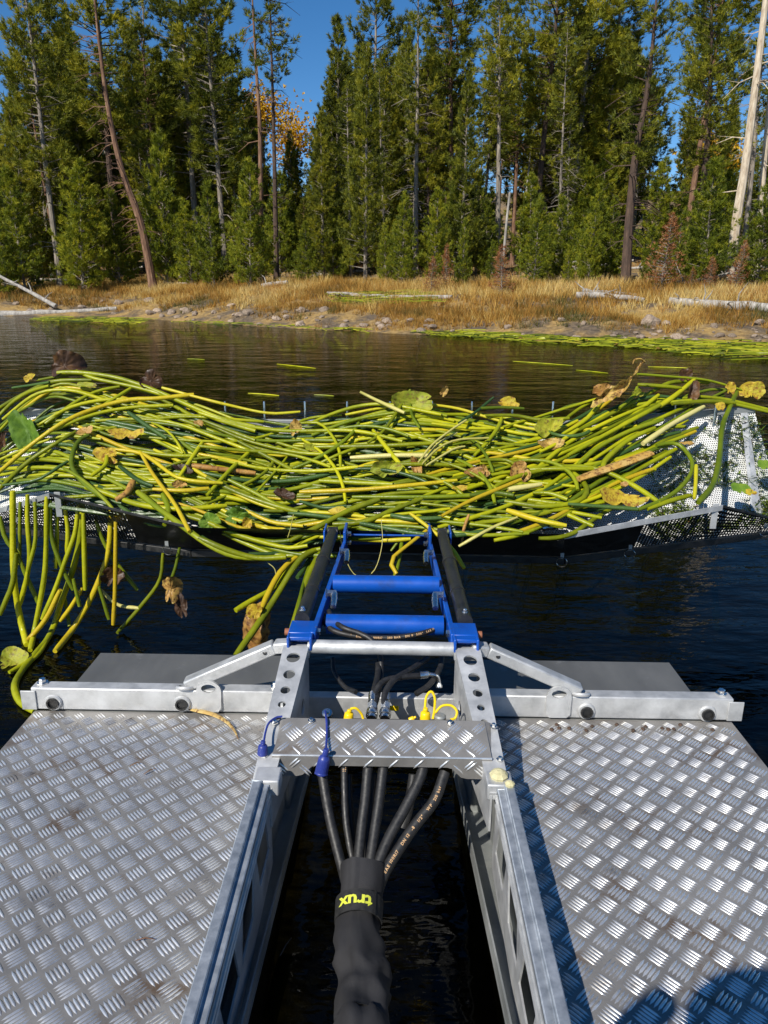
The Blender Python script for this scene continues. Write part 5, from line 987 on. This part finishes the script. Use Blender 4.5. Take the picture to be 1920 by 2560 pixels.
# loose stems floating on open water
for u0, v0, u1, v1, lab in [(692, 910, 790, 921, 'single pale stem floating on open water behind the heap'), (1282, 903, 1432, 914, 'slim group stem floating behind the right of the heap'), (468, 897, 512, 899, 'short yellow stem floating alone on dark water'), (620, 983, 698, 989, 'pale stem floating close behind the rake tines'), (785, 987, 835, 990, 'short pale stem floating close behind the heap'), (1440, 925, 1520, 933, 'bent thin stem floating past the slim one'), (1620, 917, 1720, 920, 'thin stem floating before the lily mat')]:
    a, b = wz(u0, v0, .008), wz(u1, v1, .008); mid_ = (a + b) / 2 + np.array([0, .02, 0]); L_ = np.linalg.norm(b - a)
    solo('floating_pond_lily', MB().tube(spline([a, mid_, b], 10), [.005, .007, .009, .010, .010, .010, .010, .009, .008, .005], 8), M['st_lime'], lab, 'pond lily', None, boat=False)
g2 = np.random.default_rng(3)
for i in range(46):                                           # bigger stems that can be told apart in the floating mat
    q = reg_right(g2); L_ = g2.uniform(.6, 1.6); a_ = -.2 + g2.normal(0, .25); a = np.array([q[0], q[1], .03 + .03 * g2.random()]); b = a + np.array([math.cos(a_) * L_, math.sin(a_) * L_, .0]); m_ = (a + b) / 2 + np.array([0, g2.normal(0, .06), .03])
    solo('floating_pond_lily', MB().tube(spline([a, m_, b], 9), .017, 6), M['st_lime' if i % 3 else 'st_green'], 'cut stem floating on top of the lily mat along the shore', 'pond lily', 'cut stems on top of the floating mat', boat=False)

# ------------------------------------------------------------------ lily leaves
def leaf_mb(seed, w_, h_, crump=.5, fold=.0, notch=True):
    """thin torn leaf: ragged rim, a fold, radial veins, curled edge"""
    g_ = np.random.default_rng(seed); n, m_ = 54, 10; vs = [(0, 0, 0)]; fs = []; fa = g_.uniform(0, 3.14); tears = [(g_.uniform(0, 6.28), g_.uniform(.08, .38), g_.uniform(.05, .12)) for _ in range(2)]; cut = g_.uniform(0, 6.28)
    for i in range(1, m_ + 1):
        for j in range(n):
            a = 2 * math.pi * j / n; rr = i / m_; edge = 1 + .18 * mnoise.noise((math.cos(a) * 1.1, math.sin(a) * 1.1, seed * 1.7)) + .06 * mnoise.noise((math.cos(a) * 6, math.sin(a) * 6, seed))
            if notch: edge *= 1 - .6 * math.exp(-((a - math.pi * 1.5) / .2) ** 2)
            for ta_, td, tw in tears:
                d_ = (a - ta_ + math.pi) % (2 * math.pi) - math.pi; edge *= 1 - td * math.exp(-(d_ / tw) ** 2)
            edge *= 1 - .3 * max(0, math.cos(a - cut)) ** 6
            x, y = math.cos(a) * rr * edge, math.sin(a) * rr * edge; xf = x * math.cos(fa) + y * math.sin(fa)
            z = crump * (.62 * abs(xf) - .12 + .30 * rr ** 2 * mnoise.noise((x * 1.5 + seed, y * 1.5, 0)) + .10 * rr * (1 - 2 * abs(mnoise.noise((x * 4 + seed, y * 4, 3)))) + .35 * rr ** 4 * mnoise.noise((math.cos(a) * 1.8, math.sin(a) * 1.8, seed + 5)) + .035 * rr * math.sin(a * 13 + seed)) + fold * x * x
            vs.append((x * w_, y * h_, z * (w_ + h_) * .5))
    for j in range(n): fs.append((0, 1 + j, 1 + (j + 1) % n))
    for i in range(m_ - 1):
        for j in range(n): a = 1 + i * n; fs.append((a + j, a + n + j, a + n + (j + 1) % n, a + (j + 1) % n))
    return vs, fs
def leaf(Z, x, y, wx, hy, kd, label, tilt=(-50, 0, 0), crump=.6, fold=0.0, yy=None, off=.026, seed=[0], boat=True):
    seed[0] += 1; u, v = Z(x, y); u1, _ = Z(x + wx, y); sc_ = abs(u1 - u) / max(wx, 1)
    c = heap(u, v, off) if yy is None else by(u, v, yy); k = c[1] / FPX * .9
    vs, fs = leaf_mb(seed[0], wx * sc_ * k / 2, hy * sc_ * k / 2 * (1.25 if abs(tilt[0]) < 40 else 1.0), crump, fold)
    Mx = (Matrix.Rotation(R(tilt[2]), 3, 'Y') @ Matrix.Rotation(R(90 + tilt[0]), 3, 'X') @ Matrix.Rotation(R(tilt[1]), 3, 'Z'))
    mb = MB().add([np.array(Mx @ Vector(q)) + c for q in vs], fs)
    return solo('lily_leaf', mb, M['lf_' + kd], label, 'leaf', sharp=75)
for a in [
 (ZA, 425, 115, 260, 170, 'brown', 'dark brown wet leaf on top of the left crest', (-25, 20, 10), .9, -.5), (ZA, 985, 215, 170, 120, 'brown', 'small dark brown leaf on the slope right of the left crest', (-30, 60, 30), 1.0), (ZA, 190, 540, 200, 300, 'fresh', 'torn green leaf hanging on the left heap', (-15, 15, -10), .6, .3), (ZA, 830, 558, 270, 100, 'yellow', 'speckled golden leaf folded on the left of the heap', (-50, 10, 5), .5), (ZA, 705, 690, 130, 150, 'yellow', 'curled golden leaf with brown edge below the folded one', (-20, 70, 0), .8),
 (ZA, 570, 245, 150, 60, 'green', 'yellow green leaf scrap under the top stems', (-50, 0, 5), .6), (ZA, 205, 195, 90, 50, 'yellow', 'small yellow leaf tip at the far left crest', (-30, 0, -25), .7), (ZA, 1290, 488, 80, 50, 'tan', 'small tan leaf curl left of the middle', (-40, 0, 20), .9), (ZA, 1175, 890, 110, 55, 'tan', 'dry crumpled brown bud in the left heap', (-30, 0, 10), 1.3), (ZA, 30, 610, 80, 120, 'brown', 'brown crumpled leaf at the end of the rake', (-20, 0, 0), 1.0), (ZA, 560, 540, 130, 80, 'tan', 'rusty brown leaf behind the golden one', (-45, 30, 0), .8), (ZA, 1190, 790, 180, 80, 'brown', 'dark red brown leaf under lime stems', (-55, 0, 15), .8),
 (ZB, 1110, 245, 280, 110, 'green', 'large green leaf standing up at the back of the heap', (-20, 0, 3), .5, .3), (ZB, 1262, 185, 40, 60, 'tan', 'curled dry leaf tip on the standing green leaf', (-10, 0, 30), 1.2), (ZB, 580, 480, 100, 60, 'green', 'pale green leaf scrap in the middle of the heap', (-45, 0, 20), .8), (ZB, 500, 380, 70, 80, 'tan', 'brown curled leaf scrap near the arching stem', (-30, 0, 0), 1.2), (ZB, 970, 595, 200, 80, 'green', 'pale wavy leaf edge in the middle of the heap', (-30, 0, -10), 1.0), (ZB, 715, 812, 130, 60, 'yellow', 'yellow leaf under the thick slanting stem', (-50, 0, 0), .5), (ZB, 430, 722, 140, 70, 'brown', 'wet brown leaf below the long stems', (-50, 0, 10), .9), (ZB, 1425, 615, 140, 80, 'tan', 'orange brown crumpled leaf in the heap', (-40, 0, 10), 1.1), (ZB, 1640, 600, 80, 90, 'tan', 'orange leaf beside the crumpled one', (-30, 0, 0), .8),
 (ZB, 195, 835, 150, 100, 'fresh', 'fresh green leaf hanging over the near edge', (-10, 20, 10), 1.0), (ZB, 60, 860, 110, 120, 'fresh', 'ragged green leaf beside the fresh one at the near edge', (-10, 70, 0), 1.1), (ZB, 1600, 250, 130, 60, 'yellow', 'yellow leaf at the back right of the middle', (-35, 0, 0), .6), (ZB, 1345, 690, 90, 40, 'yellow', 'small yellow curl beside orange leaf', (-40, 0, 0), 1.0), (ZB, 1120, 570, 60, 110, 'tan', 'frayed dry sheath at the base of pale fibres', (-15, 0, -15), 1.2), (ZB, 250, 870, 60, 80, 'yellow', 'small yellow leaf under the ragged ones', (-10, 0, 0), .9),
 (ZC, 400, 465, 210, 120, 'green', 'olive curled leaf right of the middle', (-45, 0, -15), 1.1), (ZC, 395, 560, 180, 90, 'tan', 'dry tan leaf below the olive curled one', (-40, 0, 0), 1.1), (ZC, 230, 715, 130, 120, 'tan', 'torn orange leaf in the right heap', (-20, 0, 10), .9), (ZC, 805, 870, 320, 140, 'yellow', 'large ribbed golden leaf near the right edge of the rake', (-45, 0, 8), .35, .25), (ZC, 1550, 250, 160, 100, 'yellow', 'ragged yellow leaf on the tip of the tall stem', (-20, 0, -15), .7), (ZC, 1430, 235, 70, 70, 'yellow', 'small yellow leaf left of the tall stem tip', (-20, 0, 10), .8), (ZC, 1210, 275, 80, 150, 'brown', 'wet dark brown leaf hanging at the right crest', (-15, 0, 10), 1.0), (ZC, 1375, 340, 70, 50, 'yellow', 'small orange yellow leaf on the rake corner', (-30, 0, 0), .6), (ZC, 820, 790, 60, 40, 'tan', 'tiny tan leaf above the ribbed golden leaf', (-40, 0, 0), .8), (ZC, 20, 715, 80, 70, 'tan', 'tan leaf scrap at the lower middle', (-30, 0, 0), 1.0), (ZC, 1170, 160, 90, 70, 'brown', 'dark brown shred beside the pale upright stem', (-20, 0, 0), 1.0), (ZC, 700, 250, 130, 80, 'tan', 'dry brown leaf base under the upright dry leaf', (-35, 0, -10), 1.1), (ZC, 900, 265, 80, 50, 'green', 'small pale leaf curl behind the crest', (-30, 0, 0), 1.0)]:
    leaf(*a)
for a in [(ZC, 1500, 790, 140, 120, 'fresh', 'green leaf lying on the bare perforated sheet', 3.50), (ZC, 1560, 810, 70, 70, 'yellow', 'orange leaf lying on the bare perforated sheet', 3.47), (ZC, 1640, 650, 90, 110, 'fresh', 'green weed leaf at the outer edge of the sheet', 3.62), (ZC, 1190, 525, 90, 40, 'tan', 'small orange leaf at the shadow edge on the sheet', 3.62)]:
    leaf(*a[:7], (-62, 0, 0), .25, 0, a[7])
leaf(ZD, 930, 600, 130, 150, 'tan', 'brown leaf hanging like a hood above the water', (-10, 0, 0), .9, -.9, 3.2); leaf(ZD, 985, 690, 90, 160, 'brown', 'long rotten brown leaf tail under the hooded one', (-5, 0, -15), .9, -.6, 3.2); leaf(ZD, 620, 530, 150, 120, 'brown', 'dark brown leaf among the stems hanging from the rake', (-10, 0, 10), .9, 0, 3.3)
leaf(ZD, 70, 985, 200, 190, 'green', 'big yellow green leaf dipping into the water beside the deck', (-55, 0, 10), .4, .3, 2.98); 
for u, v, w_, kd, lab in ((1452, 1512, .20, 'fresh', 'dim green leaf sunk in the dark water right of the lifting arm'), (1632, 1535, .17, 'brown', 'dark rotten leaf sunk in the water right of the green one')):
    vs, fs = leaf_mb(77 + int(u), w_, w_ * .8, .3); c = from_world(wz(u, v, -.07)); solo('lily_leaf', MB().add([np.array(q) + c for q in vs], fs), M['lf_' + kd], lab, 'leaf', sharp=75)
# the tall dry leaf standing on the right crest
mb = MB(); cl = spline([(*ZC(x, y), 0) for x, y in [(650, 285), (760, 225), (840, 190), (890, 120), (940, 50)]], 22)
for i, q in enumerate(cl):
    c = by(q[0], q[1], 3.78); w_ = .075 * (.5 + .9 * math.sin(math.pi * min(1, (i + 3) / 24)))
    for j in range(7):
        s_ = j / 6 - .5; mb.v.append(tuple(c + np.array([.45 * s_ * w_, -.5 * abs(s_) * w_ * (1 + .6 * math.sin(i)), .9 * s_ * w_ + .02 * mnoise.noise((i * .6, j * .9, 1))])))
mb.f = [(i * 7 + j, i * 7 + j + 1, (i + 1) * 7 + j + 1, (i + 1) * 7 + j) for i in range(21) for j in range(6)]
solo('lily_leaf', mb, M['lf_tan'], 'tall curled dry leaf standing up on the right crest of the heap', 'leaf', sharp=75)
solo('lily_leaf', MB().tube(spline([by(*ZC(x, y), 3.77) for x, y in [(950, 60), (925, 40), (890, 45), (880, 70)]], 12), [.012, .015, .012, .01, .012, .009, .008, .01, .008, .007, .006, .004], 6, flat=.4), M['lf_tan'], 'curled brown tip of the tall dry leaf', 'leaf')
# pale frayed fibres in the middle of the heap
for k, pts in enumerate([[(1130, 590), (1200, 500), (1300, 420), (1375, 370)], [(1150, 590), (1230, 510), (1330, 465), (1490, 455)], [(1170, 590), (1250, 540), (1320, 500), (1370, 490)], [(1160, 560), (1230, 470), (1330, 410)]]):
    stem([heap(*ZB(x, y), .07 - .01 * k) for x, y in pts], .006, 'pale', 'dry pale fibre fanning from the frayed sheath in the heap', 'dry fibres of the frayed sheath', name='dry_fibre')
# the rootstock lump hanging left of the arm
bm = bmesh.new(); bmesh.ops.create_icosphere(bm, subdivisions=4, radius=1); c = by(*ZD(1410, 800), 2.75)
for v_ in bm.verts:
    q = v_.co.copy(); k = 1 + .5 * mnoise.noise(q * 1.4) + .22 * mnoise.noise(q * 4.5); v_.co = Vector((q.x * .055 + .02 * q.z, q.y * .05, q.z * .10)) * k
mb = MB().add([np.array(v_.co) + c for v_ in bm.verts], [tuple(v_.index for v_ in f_.verts) for f_ in bm.faces]); bm.free()
solo('lily_rootstock', mb, M['lf_tan'], 'tan rotten rootstock lump hanging left of the lifting arm', 'rootstock', sharp=80)
leaf(ZD, 1390, 720, 110, 90, 'yellow', 'pale yellow leaf base on top of the rootstock lump', (-15, 0, 15), .8, 0, 2.7)
# bits on the deck
solo('dry_leaf_strip', MB().tube(spline([bz(u, v, z) for u, v, z in [(462, 1770, .006), (490, 1776, .012), (530, 1785, .02), (565, 1803, .018), (585, 1825, .010), (596, 1848, .004)]], 18), [.002, .005, .007, .008, .009, .0095, .0095, .009, .009, .008, .0075, .007, .006, .005, .004, .003, .002, .001], 8, flat=.4), M['st_tan'], 'dry tan leaf strip lying on the tread plate below the beam', 'leaf')
for k, (u, v, a_, L_, m_, lab) in enumerate([(340, 2351, .1, .035, 'bark_red', 'reddish pine needle on the left deck'), (325, 1915, .6, .03, 'bark_red', 'rusty pine needle higher on the left deck'), (360, 1935, .8, .035, 'bark_red', 'brown pine needle near the middle of the left deck'), (700, 2390, 1.2, .05, 'bark_dark', 'dark twig in the left well channel')]):
    q = bz(u, v, .006 if k < 3 else -.12); d = np.array([math.cos(a_), math.sin(a_), 0]) * L_; solo('pine_needle', MB().tube([q, q + d * .5 + np.array([0, .002, .003]), q + d], [.0012, .0014, .0008], 5), M[m_], lab, 'needle')
for k in range(16):
    u, v = random.uniform(1360, 1800), random.uniform(1812, 1830); q = bz(u, v, .003)
    solo('moss_crumb', MB().lathe(q, (random.gauss(0, .3), random.gauss(0, .3), 1), [(0, .004), (.002, .007), (.005, .004), (.007, .001)], 6), M['bark_dark'], 'brown moss crumb on the right deck below the beam', 'crumb', 'moss crumbs below the beam')
# weed under water in the well
q0_ = bz(500 * 1.157, 2560, -.60); 
solo('sunken_pond_lily', MB().tube(spline([bz(670, 2560, -.60), bz(690, 2480, -.58), bz(715, 2395, -.56)], 12), .022, 8), M['st_green'], 'blurred green stem under water in the open well', 'pond lily')
# ------------------------------------------------------------------ the operator behind the lens (casts the shadow on the deck)
def skinned(name, verts, edges, radii, material, parent):
    me = bpy.data.meshes.new(name); org = ORG[parent]; me.from_pydata([tuple(np.array(v) - org) for v in verts], edges, []); o = link(name, me, material, parent); ORG[o] = org
    md = o.modifiers.new('skin', 'SKIN'); me.skin_vertices[0].data[0].use_root = True
    for i, r in enumerate(radii): me.skin_vertices[0].data[i].radius = (r, r) if np.isscalar(r) else r
    o.modifiers.new('sub', 'SUBSURF').levels = 2; o.modifiers['sub'].render_levels = 2; md.use_smooth_shade = True; return o
M['cloth'] = metal('dark_work_clothes', (.02, .025, .035), (.04, .045, .06), (.8, .95), 0.0, 30); M['skin'] = metal('skin', (.45, .27, .19), (.5, .31, .22), (.5, .6), 0.0, 30); M['hat'] = metal('tan_sun_hat', (.3, .25, .16), (.38, .32, .22), (.8, .9), 0.0, 40)
seat = root('operator_seat', (-.1, -.5, 0), 'black padded operator seat behind the open well', 'seat')
part('seat_cushion', MB().box(-.52, -.08, -.86, -.42, .40, .50), M['black'], seat, .02); part('seat_back', MB().box(-.52, -.08, -.94, -.86, .48, .95), M['black'], seat, .02); part('pedestal', MB().box(-.4, -.2, -.74, -.54, -.1, .40), M['galv_dull'], seat, .01)
per = root('person', (-.1, -.5, .0), 'seated person in dark work clothes and a wide hat holding up a phone', 'person')
V = [(-.1, -.52, .46), (-.1, -.50, .66), (-.1, -.44, .90), (-.1, -.40, 1.02), (-.1, -.36, 1.12), (-.1, -.33, 1.22),
     (-.28, -.42, .97), (-.36, -.26, .80), (-.16, -.07, 1.10), (-.09, -.05, 1.16), (.08, -.42, .97), (.17, -.26, .80), (.10, -.07, 1.10), (.06, -.05, 1.16),
     (-.2, -.50, .44), (-.24, -.08, .46), (-.24, -.02, .08), (-.24, .08, .03), (0, -.50, .44), (.04, -.08, .46), (.04, -.02, .08), (.04, .08, .03)]
E_ = [(0, 1), (1, 2), (2, 3), (3, 4), (4, 5), (2, 6), (6, 7), (7, 8), (8, 9), (2, 10), (10, 11), (11, 12), (12, 13), (0, 14), (14, 15), (15, 16), (16, 17), (0, 18), (18, 19), (19, 20), (20, 21)]
V = [(x - .185, y - (.15 if k < 8 or k > 13 or k in (10, 11) else 0), z + (.16 if k < 8 or k in (10, 11) else (.02 if k in (8, 9, 12, 13) else 0))) for k, (x, y, z) in enumerate(V)]
skinned('body', V, E_, [.15, .14, .15, .07, .055, .06, .06, .048, .034, .03, .06, .048, .034, .03, .09, .065, .045, .04, .09, .065, .045, .04], M['cloth'], per)
part('head', MB().lathe((-.285, -.48, 1.28), (0, .12, 1), [(0, .045), (.03, .062), (.08, .078), (.13, .082), (.18, .072), (.215, .045), (.23, .01)], 20), M['skin'], per, sharp=80)
part('hat', MB().lathe((-.285, -.455, 1.46), (0, .05, 1), [(0, .205), (.008, .21), (.014, .195), (.02, .10), (.09, .092), (.115, .07), (.118, .0)], 28), M['hat'], per, sharp=50)
for s, w_ in ((-1, -.085), (1, .055)):
    for k in range(4): part('finger', MB().tube([(w_, -.05, 1.15 + k * .018), (w_ - s * -.018, -.035, 1.152 + k * .018), (w_ - s * .012, -.022, 1.152 + k * .018)], [.009, .008, .007], 8), M['skin'], per)
    part('thumb', MB().tube([(w_, -.055, 1.16), (w_ - s * .03, -.06, 1.185)], [.010, .008], 8), M['skin'], per)
ph = solo('phone', MB().box(-.075, .04, -.042, -.034, 1.145, 1.225), M['black'], 'black phone held up by the seated person', 'phone', bevel=.004)
# ------------------------------------------------------------------ the boat lies a little bow-down and over to one side
bpy.context.view_layer.update()
for o in AFLOAT: o.matrix_world = BOAT @ o.matrix_world
